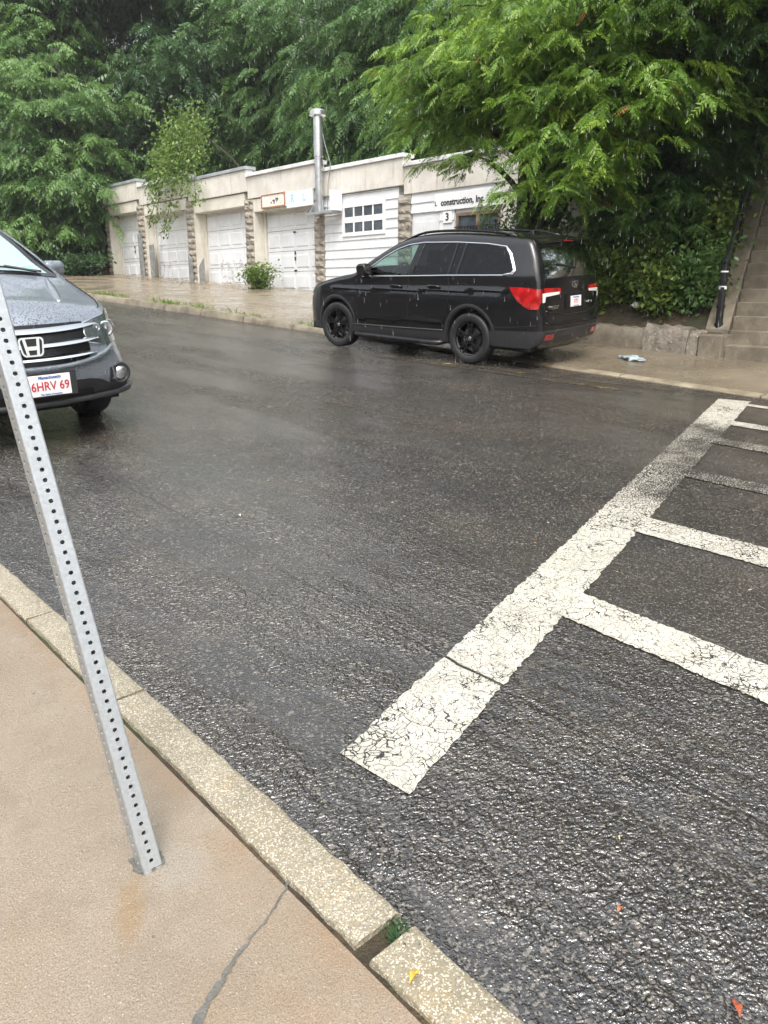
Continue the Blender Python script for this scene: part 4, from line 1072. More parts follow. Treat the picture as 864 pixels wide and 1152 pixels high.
    def arch_liner(s, xc, zc, r, y_in=.50):
        for sg in (-1, 1):
            mb = MB(); vs = []; n = 18
            for i in range(n + 1):
                t = -0.25 + (math.pi + .5) * i / n; x, z = xc + r * math.cos(t), zc + r * math.sin(t)
                yo = float(s.Ys(np.array(x), np.array(max(z, .3)))) - .012
                vs += [(x, sg * yo, z), (x, sg * y_in, z)]
            mb.add(vs, [(2 * i, 2 * i + 1, 2 * i + 3, 2 * i + 2) for i in range(n)])
            c = len(mb.v); mb.add([(xc + r * math.cos(-.25 + (math.pi + .5) * i / n), sg * y_in, zc + r * math.sin(-.25 + (math.pi + .5) * i / n)) for i in range(n + 1)], [list(range(n + 1))])
            mb.build('wheel_well', M['dark'], s.root)
    def arch_trim(s, xc, zc, r0, r1, zbot, mat, off=.012):
        a0 = math.asin((zbot - zc) / r0); n = 22
        for sg in (-1, 1):
            mb = MB(); P = []
            for i in range(n + 1):
                t = a0 + (math.pi - 2 * a0) * i / n
                P += [(xc + r0 * math.cos(t), zc + r0 * math.sin(t)), (xc + (r0 + r1) / 2 * math.cos(t), zc + (r0 + r1) / 2 * math.sin(t)), (xc + r1 * math.cos(t), max(zbot, zc + r1 * math.sin(t)))]
            P = np.array(P); y = s.Ys(P[:, 0], P[:, 1]); y[0::3] += -.012; y[1::3] += off; y[2::3] += .001
            mb.add(np.stack([P[:, 0], sg * y, P[:, 1]], -1), [f for i in range(n) for f in ((3 * i, 3 * i + 1, 3 * i + 4, 3 * i + 3), (3 * i + 1, 3 * i + 2, 3 * i + 5, 3 * i + 4))])
            mb.build('wheel_arch_trim', mat, s.root, smooth=True)
    def interior(s, x_dash, z_floor, z_belt, xs_seat, xr, steer_y=-.38):
        mb = MB()
        mb.box(x_dash - .2, xr, -.78, .78, z_floor, z_floor + .05)
        mb.box(x_dash - .25, x_dash + .18, -.76, .76, z_floor + .2, z_belt - .03)
        mb.box(xr - .05, xr, -.7, .7, z_floor, z_belt)
        mb.build('cabin_floor', M['interior'], s.root)
        for (x, ys) in xs_seat:
            for y in ys:
                mb = MB(); w = .24
                mb.prism([(x - .25, z_floor + .25), (x + .25, z_floor + .22), (x + .25, z_floor + .38), (x - .25, z_floor + .42)], y - w, y + w, 0, lambda a, b, d: (a, d, b))
                mb.prism([(x + .22, z_floor + .3), (x + .36, z_floor + .3), (x + .52, z_belt + .14), (x + .42, z_belt + .14)], y - w, y + w, 0, lambda a, b, d: (a, d, b))
                mb.prism([(x + .42, z_belt + .17), (x + .52, z_belt + .17), (x + .55, z_belt + .36), (x + .47, z_belt + .36)], y - w * .55, y + w * .55, 0, lambda a, b, d: (a, d, b))
                mb.build('car_seat', M['interior'], s.root, bevel=.03)
        mb = MB(); n = 24; c = np.array([x_dash + .30, steer_y, z_belt + .0]); pts = []
        for i in range(n + 1):
            t = 2 * math.pi * i / n; pts.append(c + np.array([.10 * math.sin(t), .19 * math.cos(t), .16 * math.sin(t)]))
        mb.tube(pts, .016, 6, cap=False); mb.tube([c, c + np.array([-.25, 0, -.12])], .03, 6); mb.build('steering_wheel', M['black'], s.root)

def car_matrix(u, v, head_deg_from_uphill, roll=0.0, h=0.0, flip=False):
    "origin = ground point under the front centre; x rearwards, y to the car's right, z up"
    nrm = Vector((0, -SL, 1)).normalized()
    a = R(head_deg_from_uphill)
    f = Vector((EU * math.cos(a) + EV * math.sin(a)).tolist())
    f = (f - nrm * f.dot(nrm)).normalized()
    X = -f; Y = nrm.cross(X).normalized()
    m = Matrix((X, Y, nrm)).transposed().to_4x4(); m.translation = Vector(W(u, v, h))
    return m @ Matrix.Rotation(roll, 4, 'X')
def emblem_H(parent, m, w, h, mat=None, name='emblem'):
    "rounded chrome badge with an H, x right, y up, z out"
    mb = MB(); t = .008
    def rr(sx, sy, r, n=5, taper=.12):
        P = []
        for (cx, cy, a0) in ((sx - r, sy - r, 0), (-sx + r, sy - r, 90), (-sx + r, -sy + r, 180), (sx - r, -sy + r, 270)):
            for i in range(n):
                a = R(a0 + 90 * i / (n - 1)); P.append((cx + r * math.cos(a), cy + r * math.sin(a)))
        return [(x * (1 + taper * y / sy), y) for x, y in P]
    o = rr(w / 2, h / 2, h * .22); i_ = rr(w / 2 * .86, h / 2 * .84, h * .18); n = len(o)
    vs = [(x, y, 0) for x, y in o] + [(x, y, t) for x, y in o] + [(x, y, t) for x, y in i_] + [(x, y, 0) for x, y in i_]
    fs = []
    for k in range(n):
        j = (k + 1) % n; fs += [(k, j, n + j, n + k), (n + k, n + j, 2 * n + j, 2 * n + k), (2 * n + k, 2 * n + j, 3 * n + j, 3 * n + k)]
    mb.add(vs, fs)
    for sg in (-1, 1):
        mb.prism([(sg * w * .235, h * .42), (sg * w * .36, h * .42), (sg * w * .27, -h * .42), (sg * w * .15, -h * .42)], .0, t * 1.3)
    mb.prism([(-w * .2, h * .03), (w * .2, h * .03), (w * .17, -h * .17), (-w * .17, -h * .17)], 0, t * 1.25)
    e = mb.build(name, mat or M['chrome'], parent); e.matrix_local = m
    mb = MB(); mb.prism([(x, y) for x, y in i_], -.002, .001); mb.build('backing', M['black'], e); return e

def number_plate(parent, m, txt, w=.305, h=.152, state=True):
    mb = MB(); mb.box(-w / 2, w / 2, -h / 2, h / 2, -.006, 0); p = mb.build('number_plate', M['plate'], parent, bevel=.004); p.matrix_local = m
    text(txt, .088, M['plate_red'], Matrix.Translation((0, -.008, .0015)), p, 'number', .001, .0012, 1.0, .86)
    if state:
        text('Massachusetts', .030, M['plate_blue'], Matrix.Translation((0, .057, .0015)), p, 'state_name', .001, .0008, 1.0, .95)
        text('The Spirit of America', .018, M['plate_blue'], Matrix.Translation((0, -.063, .0015)), p, 'motto', .001, .0004)
    return p
def local_frame(o, x, y): return frame(o, x, y)

# ------------------------------------------------------------ black three-row SUV, seen from its left rear quarter
def build_suv():
    sil = [(.20, .27, .05, .05, .05), (.08, .40, .05, .05, .07), (.03, .60, .05, .05, .08), (.03, .75, .05, .05, .08), (.09, .865, .05, .06, .07), (.25, .955, .06, .09, .05), (.58, 1.05, .07, .14, .045), (1.0, 1.135, .07, .14, .04), (1.36, 1.20, .07, .11, .04),
           (1.62, 1.345, .07, .09, .05), (1.92, 1.505, .08, .10, .05), (2.2, 1.635, .09, .12, .045), (2.5, 1.715, .10, .14, .04), (2.9, 1.757, .10, .15, .035), (3.4, 1.765, .10, .15, .03), (3.95, 1.745, .10, .15, .03), (4.42, 1.715, .09, .13, .03), (4.62, 1.685, .06, .09, .04),
           (4.735, 1.54, .06, .08, .05), (4.835, 1.34, .06, .09, .06), (4.89, 1.18, .06, .09, .06), (4.91, 1.05, .06, .08, .06), (4.925, .85, .05, .06, .06), (4.955, .66, .05, .05, .05), (4.955, .50, .05, .05, .05), (4.90, .36, .05, .05, .05), (4.84, .30, .05, .05, .04)]
    width = [(.2, .925), (.35, .955), (.5, .970), (.7, .985), (.85, .992), (1.0, .985), (1.12, .965), (1.22, .945), (1.4, .875), (1.6, .79), (1.70, .745), (1.8, .70)]
    plan = [(-.05, .60), (.05, .70), (.15, .80), (.3, .90), (.5, .96), (.8, .99), (1.2, 1.0), (3.6, 1.0), (4.2, .988), (4.5, .965), (4.7, .93), (4.85, .885), (4.93, .84), (5.05, .76)]
    k = .882
    mt = Matrix.Translation((-.775, 13.30, .950)) @ Matrix.Rotation(R(-42.2), 4, 'Z') @ Matrix.Rotation(R(2.75), 4, 'Y') @ Matrix.Rotation(R(3.5), 4, 'X') @ Matrix.Scale(k, 4)
    c = Car(sil, width, plan, mt, 'parked_car', .04, (.6, 1.05, .13, .40), label='black three-row SUV parked with two wheels on the far kerb', cat='car')
    c.creases = [(.7, .93, 4.5, 1.04, .022, .040), (1.2, .50, 3.5, .58, .018, .05)]
    fr = [(1.60, 1.155), (1.78, 1.285), (2.02, 1.425), (2.26, 1.53), (2.48, 1.59), (2.66, 1.615), (2.545, 1.19)]
    rd = [(2.66, 1.195), (2.77, 1.622), (3.10, 1.632), (3.39, 1.63), (3.335, 1.222)]
    sm = [(3.375, 1.224), (3.425, 1.63), (3.545, 1.628), (3.49, 1.228)]
    qt = [(3.535, 1.23), (3.59, 1.627), (3.95, 1.615), (4.26, 1.58), (4.35, 1.50), (4.48, 1.31), (4.465, 1.272), (4.33, 1.257)]
    R_A = .425; fx, rx, zc, rr = .97, 3.79, .378, .378
    a0 = c.arc_at(1.42); a1 = c.arc_at(2.34); b0 = c.arc_at(4.69); b1 = c.arc_at(4.88)
    body = c.shell(M['car_black'], [fr, rd, sm, qt], [(fx, R_A, zc), (rx, R_A, zc)], .30, (a0, a1, .02), (b0, b1, .05))
    for nm, pl, g in (('side_window', fr, 'glass_clear'), ('side_window', rd, 'glass_dark'), ('side_window', sm, 'glass_dark'), ('side_window', qt, 'glass_dark')):
        c.side_patch(nm, M[g], pl, -.004, mirror=True)
    w = .74; wv = np.interp([a0, a1], c.arc, np.maximum(c.base(c.sil[:, 0], c.sil[:, 1]) - c.sil[:, 3], 0))
    c.strip_patch('windscreen', M['glass_clear'], [(a0 - .01, -wv[0]), (a1 + .01, -wv[1]), (a1 + .01, wv[1]), (a0 - .01, wv[0])], .003)
    wr = np.interp([b0, b1], c.arc, np.maximum(c.base(c.sil[:, 0], c.sil[:, 1]) - c.sil[:, 3], 0))
    c.strip_patch('rear_window', M['glass_dark'], [(b0 - .02, -wr[0] + .02), (b1 + .02, -wr[1] + .02), (b1 + .02, wr[1] - .02), (b0 - .02, wr[0] - .02)], .003)
    # black pillars between the panes
    for q in ([(2.545, 1.19), (2.66, 1.615), (2.77, 1.622), (2.66, 1.195)], [(3.335, 1.222), (3.39, 1.63), (3.425, 1.63), (3.375, 1.224)], [(3.49, 1.228), (3.545, 1.628), (3.59, 1.627), (3.535, 1.23)]):
        c.side_patch('window_pillar', M['rim_black'], q, .004, mirror=True)
    c.side_line('window_trim', M['chrome'], [(1.60, 1.148), (2.54, 1.182), (3.34, 1.214), (4.33, 1.245), (4.475, 1.262), (4.505, 1.31), (4.38, 1.515), (4.275, 1.599), (3.95, 1.631), (3.40, 1.646), (2.77, 1.638), (2.48, 1.606), (2.26, 1.545), (2.02, 1.44), (1.78, 1.298), (1.60, 1.162)], tube=.0125, off=.005, both=True)
    c.side_line('window_trim', M['chrome'], [(4.33, 1.249), (4.455, 1.268), (4.485, 1.31), (4.365, 1.505), (4.28, 1.585)], tube=.018, off=.004, both=True)
    # panel gaps
    for pts in ([(1.46, 1.10), (1.44, .9), (1.47, .62), (1.50, .44), (1.62, .40)], [(2.60, 1.18), (2.59, .9), (2.60, .44)], [(1.62, .40), (2.60, .42), (3.30, .45)], [(3.36, 1.21), (3.44, 1.0), (3.36, .80), (3.30, .62), (3.26, .45)],
                [(.30, .965), (.6, 1.035), (1.0, 1.10), (1.35, 1.15)], [(4.60, 1.13), (4.66, 1.16)], [(4.20, .57), (4.6, .60), (4.88, .63)]):
        c.side_line('panel_gap', M['seam'], pts, .007, .0005, both=True)
    c.side_patch('fuel_flap', M['car_black'], [(3.62 + .10 * math.cos(t) ** 3 * 1.1, 1.03 + .09 * math.sin(t)) for t in np.linspace(0, 2 * math.pi, 20)[:-1]], .003) if False else None
    fl = [(3.55, .97), (3.53, 1.0), (3.54, 1.09), (3.56, 1.115), (3.70, 1.12), (3.73, 1.10), (3.74, 1.0), (3.72, .97), (3.55, .97)]
    c.side_line('fuel_flap_gap', M['seam'], fl, .006, .0005)
    # handles
    for xh in (2.36, 3.12):
        mb = MB(); z = 1.035 + (xh - 2.36) * .03
        P = np.array([(xh + q, z + .012 * (1 - (q / .13) ** 2)) for q in np.linspace(-.13, .13, 9)]); V = c.side(P, .035); V[0, 1] += .03; V[-1, 1] += .03
        mb.tube(V, [.010, .016, .017, .017, .017, .017, .017, .016, .010], 8); mb.build('door_handle', M['car_black'], c.root, smooth=True)
    # charcoal lower cladding and chrome strip
    c.side_patch('sill_cladding', M['clad'], [(1.30, .295), (3.36, .295), (3.33, .42), (3.31, .455), (2.4, .432), (1.38, .41)], .010, mirror=True)
    c.side_line('sill_strip', M['clad_grey'], [(1.37, .425), (2.4, .445), (3.30, .468)], tube=.012, off=.012, both=True)
    c.side_patch('front_cladding', M['clad'], [(.20, .30), (.51, .30), (.52, .42), (.20, .40)], .006, mirror=True)
    rc = [(4.17, .31), (4.80, .31), (4.90, .37), (4.935, .48), (4.935, .555), (4.55, .545), (4.17, .53)]
    c.side_patch('rear_cladding', M['clad'], rc, .008, mirror=True)
    c.end_patch('rear_cladding', M['clad'], [(-.80, .37), (.80, .37), (.83, .46), (.84, .555), (-.84, .555), (-.83, .46)], .010, False)
    c.end_patch('bumper_lip', M['clad_grey'], [(-.78, .545), (.78, .545), (.78, .562), (-.78, .562)], .020, False)
    c.arch_trim(fx, zc, R_A - .005, R_A + .058, .30, M['clad']); c.arch_trim(rx, zc, R_A - .005, R_A + .058, .30, M['clad'])
    c.arch_liner(fx, zc, R_A); c.arch_liner(rx, zc, R_A)
    mb = MB(); mb.box(.25, 4.80, -.86, .86, .27, .36); mb.box(.35, 4.6, -.55, .55, .20, .29)
    mb.tube([(4.4, -.5, .27), (4.85, -.5, .26)], .05, 10); mb.tube([(4.3, -.6, .31), (4.3, .6, .31)], .06, 10); mb.build('underbody', M['dark'], c.root)
    # running boards
    for sg in (-1, 1):
        mb = MB(); mb.tube([(1.38, sg * .90, .29), (1.46, sg * 1.0, .275), (1.6, sg * 1.03, .27), (3.1, sg * 1.03, .27), (3.24, sg * 1.0, .275), (3.3, sg * .9, .29)], .040, 10)
        for x in (1.7, 2.4, 3.0): mb.tube([(x, sg * .8, .29), (x, sg * 1.03, .27)], .02, 6)
        mb.build('running_board', M['iron'], c.root, smooth=True)
    # lamps: red wedge on the flank that wraps to the tailgate, pale bar below
    lamp = [(4.46, 1.105), (4.56, 1.105), (4.70, 1.10), (4.905, 1.085), (4.918, .95), (4.90, .84), (4.78, .83), (4.70, .87), (4.60, .94), (4.515, 1.03)]
    for sg in (-1, 1):
        c.side_patch('tail_lamp', M['red_lens'], lamp, .012, sgn=sg, dx=.02, dz=.03)
        P = [(sg * .765, .96), (sg * .765, 1.095), (sg * .40, 1.085), (sg * .385, 1.035), (sg * .42, 1.01), (sg * .70, .995)]
        if sg < 0: P = P[::-1]
        l = c.end_patch('tail_lamp', M['red_lens'], P, .011, False)
        P = [(sg * .775, .895), (sg * .765, .99), (sg * .72, 1.003), (sg * .43, 1.018), (sg * .405, 1.045), (sg * .69, 1.045), (sg * .735, 1.05), (sg * .80, 1.06), (sg * .815, .96)]
        P = [(sg * .80, .915), (sg * .752, .92), (sg * .742, .988), (sg * .43, 1.008), (sg * .42, 1.040), (sg * .74, 1.036), (sg * .80, 1.03)]
        if sg < 0: P = P[::-1]
        c.end_patch('reversing_lamp', M['white_lens'], P, .014, False)
        P = [(sg * .55, .425), (sg * .55, .505), (sg * .74, .505), (sg * .76, .43)]
        if sg < 0: P = P[::-1]
        c.end_patch('reflector', M['red_lens'], P, .020, False)
    # tailgate outline, creases and badge
    def endline(pts, r, mat, nm, off=.001):
        P = [np.array(pts[0], float)]
        for q in pts[1:]:
            q = np.array(q, float); k = max(1, int(np.hypot(*(q - P[-1])) / .05)); a = P[-1]
            for j in range(1, k + 1): P.append(a + (q - a) * j / k)
        P = np.array(P); mb = MB(); mb.tube(c.end(P[:, 0], P[:, 1], False, off), r, 6); return mb.build(nm, mat, c.root, smooth=True)
    endline([(-.73, 1.22), (-.76, 1.10), (-.77, .90), (-.72, .70), (-.60, .615), (.60, .615), (.72, .70), (.77, .90), (.76, 1.10), (.73, 1.22)], .005, M['seam'], 'tailgate_gap')
    endline([(-.73, .80), (-.3, .745), (.3, .745), (.73, .80)], .012, M['car_black'], 'tailgate_crease', .004)
    endline([(-.74, .655), (-.4, .64), (.4, .64), (.74, .655)], .010, M['chrome'] if False else M['car_black'], 'tailgate_crease', .004)
    p = c.end(np.array([0.0]), np.array([1.115]), False, .012)[0]
    emblem_H(c.root, frame(p, (0, 1, 0), (.12, 0, 1)), .125, .105)
    p = c.end(np.array([0.0]), np.array([.90]), False, .02)[0]
    mb = MB(); mb.box(-.27, .27, -.11, .11, -.03, -.006); h = mb.build('plate_recess', M['rim_black'], c.root, bevel=.01); h.matrix_local = frame(p, (0, 1, 0), (-.08, 0, 1))
    number_plate(c.root, frame(p + np.array([.006, 0, 0]), (0, 1, 0), (-.08, 0, 1)), 'VT1')
    p = c.end(np.array([-.56]), np.array([.845]), False, .012)[0]
    text('PILOT', .06, M['chrome'], frame(p, (.16, 1, 0), (0, 0, 1)), c.root, 'badge_lettering', .003, .001, 1.1, 1.3)
    p = c.end(np.array([.48]), np.array([.86]), False, .012)[0]
    text('AWD', .05, M['chrome'], frame(p, (-.12, 1, 0), (0, 0, 1)), c.root, 'badge_lettering', .003, .001, 1.1, 1.3)
    # spoiler
    mb = MB(); n = 13; vs = []
    for i in range(n):
        y = -.66 + 1.32 * i / (n - 1); k = 1 - (y / .66) ** 2
        vs += [(4.48, y, 1.70 + .030 * k), (4.76 + .05 * k, y * .98, 1.665 + .02 * k), (4.755 + .05 * k, y * .98, 1.635 + .02 * k), (4.66, y, 1.63)]
    fs = [(4 * i + a, 4 * i + (a + 1) % 4, 4 * i + 4 + (a + 1) % 4, 4 * i + 4 + a) for i in range(n - 1) for a in range(4)] + [(0, 1, 2, 3), tuple(4 * (n - 1) + q for q in (3, 2, 1, 0))]
    mb.add(vs, fs); mb.build('spoiler', M['car_black'], c.root, smooth=True, angle=40)
    mb = MB(); mb.box(4.800, 4.812, -.12, .12, 1.660, 1.672); mb.build('brake_light', M['red_lens'], c.root)
    # rails, aerial, mirrors, wiper
    for sg in (-1, 1):
        mb = MB(); pts = []
        for t in np.linspace(0, 1, 18):
            x = 2.25 + 2.1 * t; P = c.strip(np.array([c.arc_at(x)]), np.array([sg * .60]), .0)[0]; pts.append(P + np.array([0, 0, .030 * min(1, 6 * t, 6 * (1 - t))]))
        mb.tube(pts, .018, 8); mb.build('roof_rail', M['rim_black'], c.root, smooth=True)
        mb = MB(); y0 = .94
        mb.prism([(1.62, 1.17), (1.60, 1.30), (1.66, 1.345), (1.80, 1.335), (1.83, 1.22), (1.78, 1.165)], y0 + .04, y0 + .26, 0, lambda a, b, d: (a + (d - y0) * .22, sg * d, b))
        mm = mb.build('wing_mirror', M['car_black'], c.root, smooth=True, angle=50, bevel=.03)
        mb = MB(); mb.prism([(1.68, 1.14), (1.80, 1.14), (1.80, 1.19), (1.68, 1.19)], y0 - .04, y0 + .10, 0, lambda a, b, d: (a + (d - y0) * .2, sg * d, b)); mb.build('mirror_stalk', M['rim_black'], c.root)
    mb = MB(); mb.prism([(4.10, 1.755), (4.33, 1.735), (4.32, 1.80), (4.27, 1.81)], -.025, .025, 0, lambda a, b, d: (a, d, b)); mb.build('roof_aerial', M['car_black'], c.root, bevel=.012)
    a_ = c.arc_at(4.85); mb = MB(); P0 = c.strip(np.array([a_, a_ - .07]), np.array([.05, -.42]), .02); mb.tube([P0[0], (P0[0] + P0[1]) / 2, P0[1]], [.016, .012, .008], 6); mb.build('rear_wiper', M['black'], c.root)
    c.interior(1.62, .50, 1.17, [(2.15, (-.40, .40)), (3.05, (-.45, 0, .45)), (3.85, (-.4, .4))], 4.75, -.40)
    for (x, st) in ((fx, .06), (rx, 0)):
        for sg in (-1, 1):
            c.wheel(x, sg * .855, rr, .262, .245, sg, M['rim_black'], 5, st if sg < 0 else st)
    # the tall body: everything above the sills a little higher
    hz = lambda z: z if z < .5 else .5 + (z - .5) * 1.085
    for o in [q for q in bpy.data.objects if q.parent == c.root]:
        if o.name.startswith('wheel') and o.type == 'EMPTY': continue
        if o.location.length > 1e-6: o.location.z = hz(o.location.z)
        else:
            for v in o.data.vertices: v.co.z = hz(v.co.z)
    # front: lamps and grille are out of sight but part of the car
    for sg in (-1, 1):
        P = [(sg * .45, .74), (sg * .84, .76), (sg * .86, .88), (sg * .50, .85)]
        c.end_patch('headlamp', M['lens_clear'], P if sg > 0 else P[::-1], .008, True)
    c.end_patch('grille', M['chrome'], [(-.42, .58), (.42, .58), (.46, .82), (-.46, .82)], .010, True)
build_suv()

# ------------------------------------------------------------ grey compact SUV facing the camera
def build_crv():
    sil = [(.22, .285, .04, .05, .05), (.06, .36, .04, .05, .08), (-.01, .48, .04, .05, .10), (-.01, .62, .04, .05, .10), (.03, .74, .04, .05, .10), (.10, .87, .05, .07, .10), (.19, .945, .06, .10, .08), (.45, 1.01, .07, .15, .055), (.80, 1.08, .07, .15, .05), (1.10, 1.155, .07, .12, .05),
           (1.38, 1.245, .06, .08, .06), (1.65, 1.385, .07, .09, .06), (1.92, 1.51, .08, .11, .05), (2.15, 1.59, .09, .13, .045), (2.5, 1.645, .10, .14, .04), (3.0, 1.65, .10, .15, .035), (3.6, 1.61, .10, .14, .03), (3.95, 1.55, .09, .12, .03), (4.10, 1.50, .06, .08, .04),
           (4.28, 1.25, .06, .08, .05), (4.40, 1.02, .06, .08, .06), (4.46, .80, .05, .06, .06), (4.52, .62, .05, .05, .06), (4.52, .46, .05, .05, .05), (4.42, .30, .05, .05, .04)]
    width = [(.15, .88), (.3, .935), (.45, .935), (.6, .915), (.75, .905), (.9, .900), (1.0, .885), (1.1, .865), (1.25, .81), (1.45, .725), (1.6, .66), (1.7, .61)]
    plan = [(-.1, .62), (0, .72), (.08, .80), (.18, .875), (.3, .93), (.45, .97), (.7, .99), (1.0, 1.0), (3.3, 1.0), (3.9, .985), (4.2, .95), (4.4, .90), (4.6, .80)]
    mt = Matrix.Translation((-2.842, 6.215, .437)) @ Matrix.Rotation(R(134.0), 4, 'Z') @ Matrix.Rotation(R(-2.9), 4, 'Y') @ Matrix.Rotation(R(-2.2), 4, 'X') @ Matrix.Scale(1.10, 4)
    c = Car(sil, width, plan, mt, 'parked_car', .03, (.50, .92, .17, .42), label='grey compact SUV facing downhill beside the near kerb, half hidden by the post', cat='car')
    c.creases = [(.9, .86, 4.2, .97, .012, .04)]
    fr = [(1.42, 1.07), (1.62, 1.20), (1.85, 1.33), (2.05, 1.42), (2.25, 1.48), (2.40, 1.50), (2.36, 1.09)]
    rd = [(2.46, 1.095), (2.50, 1.505), (2.85, 1.515), (3.15, 1.50), (3.30, 1.14)]
    qt = [(3.38, 1.16), (3.22, 1.49), (3.55, 1.45), (3.82, 1.27)]
    R_A = .385; fx, rx, zc, rr = .92, 3.54, .345, .345
    a0 = c.arc_at(1.14); a1 = c.arc_at(2.02); b0 = c.arc_at(4.13); b1 = c.arc_at(4.33)
    c.shell(M['car_grey'], [fr, rd, qt], [(fx, R_A, zc), (rx, R_A, zc)], .27, (a0, a1, .015), (b0, b1, .04))
    for pl, g in ((fr, 'glass_clear'), (rd, 'glass_dark'), (qt, 'glass_dark')): c.side_patch('side_window', M[g], pl, -.003, mirror=True)
    wbs = np.maximum(c.base(c.sil[:, 0], c.sil[:, 1]) - c.sil[:, 3], 0); wv = np.interp([a0, a1], c.arc, wbs)
    c.strip_patch('windscreen', M['glass_shield'], [(a0 - .01, -wv[0]), (a1 + .01, -wv[1]), (a1 + .01, wv[1]), (a0 - .01, wv[0])], .003)
    c.strip_patch('windscreen_edge', M['rim_black'], [(a0 - .05, -wv[0] - .01), (a0 + .035, -wv[0] + .0), (a0 + .035, wv[0]), (a0 - .05, wv[0] + .01)], .006)
    for sg in (-1, 1):
        q = [(a0, sg * (wv[0] - .03)), (a1, sg * (wv[1] - .03)), (a1, sg * (wv[1] + .015)), (a0, sg * (wv[0] + .015))]
        c.strip_patch('windscreen_edge', M['rim_black'], q if sg < 0 else q[::-1], .007)
    st = [(a0 + .10, -.60), (a0 + .10, -.53), (a0 + .19, -.53), (a0 + .19, -.60)]
    c.strip_patch('inspection_sticker', simple('green_sticker', (.22, .50, .42), .4), [(a, y) for a, y in st], .005)
    wr = np.interp([b0, b1], c.arc, wbs)
    c.strip_patch('rear_window', M['glass_dark'], [(b0 - .02, -wr[0] + .02), (b1 + .02, -wr[1] + .02), (b1 + .02, wr[1] - .02), (b0 - .02, wr[0] - .02)], .003)
    # hood: shut line and two raised folds
    ah0, ah1 = c.arc_at(.24), c.arc_at(1.07)
    for sg in (-1, 1):
        mb = MB(); A_ = np.linspace(ah0, ah1, 24); y = sg * (.60 - .10 * ((A_ - ah0) / (ah1 - ah0) - .2) ** 2)
        mb.tube(c.strip(A_, np.interp(A_, c.arc, np.maximum(c.base(c.sil[:, 0], c.sil[:, 1]) - .05, .1)) * sg, .0), .005, 5); mb.build('bonnet_gap', M['seam'], c.root)
        mb = MB(); t = np.linspace(0, 1, 20); V = c.strip(ah0 + .04 + (ah1 - ah0 - .06) * t, sg * (.40 + .22 * t), -.012); mb.tube(V, [.02 + .02 * math.sin(math.pi * q) for q in t], 10); mb.build('bonnet_fold', M['car_grey'], c.root, smooth=True)
    # wipers
    for (y0, y1) in ((-.62, -.05), (.02, .62)):
        mb = MB(); P = c.strip(np.array([a0 + .02, a0 + .07, a0 + .10]), np.array([y0, (y0 + y1) / 2, y1]), .022); mb.tube(P, .010, 6)
        Q = c.strip(np.array([a0 - .02, a0 + .07]), np.array([y0 + .05, (y0 + y1) / 2]), .03); mb.tube(Q, .012, 6); mb.build('wiper', M['black'], c.root)
    # grille opening with three bright bars
    G = [(-.42, .60), (.42, .60), (.46, .68), (.46, .80), (.45, .885), (-.45, .885), (-.46, .80), (-.46, .68)]
    c.end_patch('grille', M['rim_black'], G, .004, True)
    for (z, ww, th, dz) in ((.842, .56, .036, .024), (.745, .545, .035, .020), (.655, .50, .034, .014)):
        n = 33; Y = np.linspace(-ww, ww, n); Zc = z + dz * (np.abs(Y) / ww) ** 2 * 1.0
        mb = MB(); vs = []
        hw = th / 2 * np.clip((1 - (np.abs(Y) / ww) ** 6), .15, 1)
        for (zz, off) in ((-1, .006), (-.7, .042), (.2, .036), (1, .010)):
            vs.append(c.end(Y, Zc + zz * hw, True, off))
        Vv = np.stack(vs, 1).reshape(-1, 3); mb.add(Vv, [(4 * i + a, 4 * i + 4 + a, 4 * i + 5 + a, 4 * i + 1 + a) for i in range(n - 1) for a in range(3)])
        mb.build('grille_bar', M['chrome'], c.root, smooth=True, angle=30)
    mb = MB(); Y = np.linspace(-.66, .66, 31); V = c.end(Y, .585 + .10 * (np.abs(Y) / .66) ** 3 + .0 * Y, True, .012); mb.tube(V, .020, 8); mb.build('grille_surround', M['car_grey'], c.root, smooth=True)
    p = c.end(np.array([0.0]), np.array([.745]), True, .052)[0]
    emblem_H(c.root, frame(p, (0, -1, 0), (.16, 0, 1)), .165, .135)
    # lamps at the corners
    for sg in (-1, 1):
        HL = [(sg * .46, .735), (sg * .44, .80), (sg * .46, .872), (sg * .66, .912), (sg * .76, .945), (sg * .84, .950), (sg * .868, .92), (sg * .868, .84), (sg * .85, .765), (sg * .78, .715), (sg * .65, .695)]
        q = HL if sg > 0 else HL[::-1]
        c.end_patch('headlamp_housing', M['lamp_dark'], q, .004, True, d=.025)
        hl = c.end_patch('headlamp', M['lens_clear'], q, .014, True, d=.025)
        for (yy, zz, r_) in ((.66, .81, .062), (.755, .825, .040), (.565, .83, .030)):
            pc = c.end(np.array([sg * yy]), np.array([zz]), True, .006)[0]
            mb = MB(); mb.lathe([(r_, 0), (r_ * .95, .010), (r_ * .72, .004), (r_ * .5, -.001), (.0, .014)], 20, axis='x', M=lambda x, y, z: (pc[0] - x, pc[1] + y * 1.0, pc[2] + z)); mb.build('reflector', M['lamp_in'], hl, smooth=True)
        rim = np.array([(y, z) for y, z in HL + HL[:1]]); mb = MB(); mb.tube(c.end(rim[:, 0], rim[:, 1], True, .010), .006, 6); mb.build('headlamp_rim', M['lamp_in'], c.root, smooth=True)
        SP = [(.16, .80), (.26, .785), (.50, .85), (.72, .935), (.80, .975), (.62, .965), (.38, .93), (.22, .90)]
        c.side_patch('headlamp_housing', M['lamp_dark'], SP, .003, sgn=sg, dx=.03, dz=.03)
        c.side_patch('headlamp', M['lens_clear'], SP, .012, sgn=sg, dx=.03, dz=.03)
        # fog lamp in a dark pocket
        pc = c.end(np.array([sg * .70]), np.array([.475]), True, .008)[0]
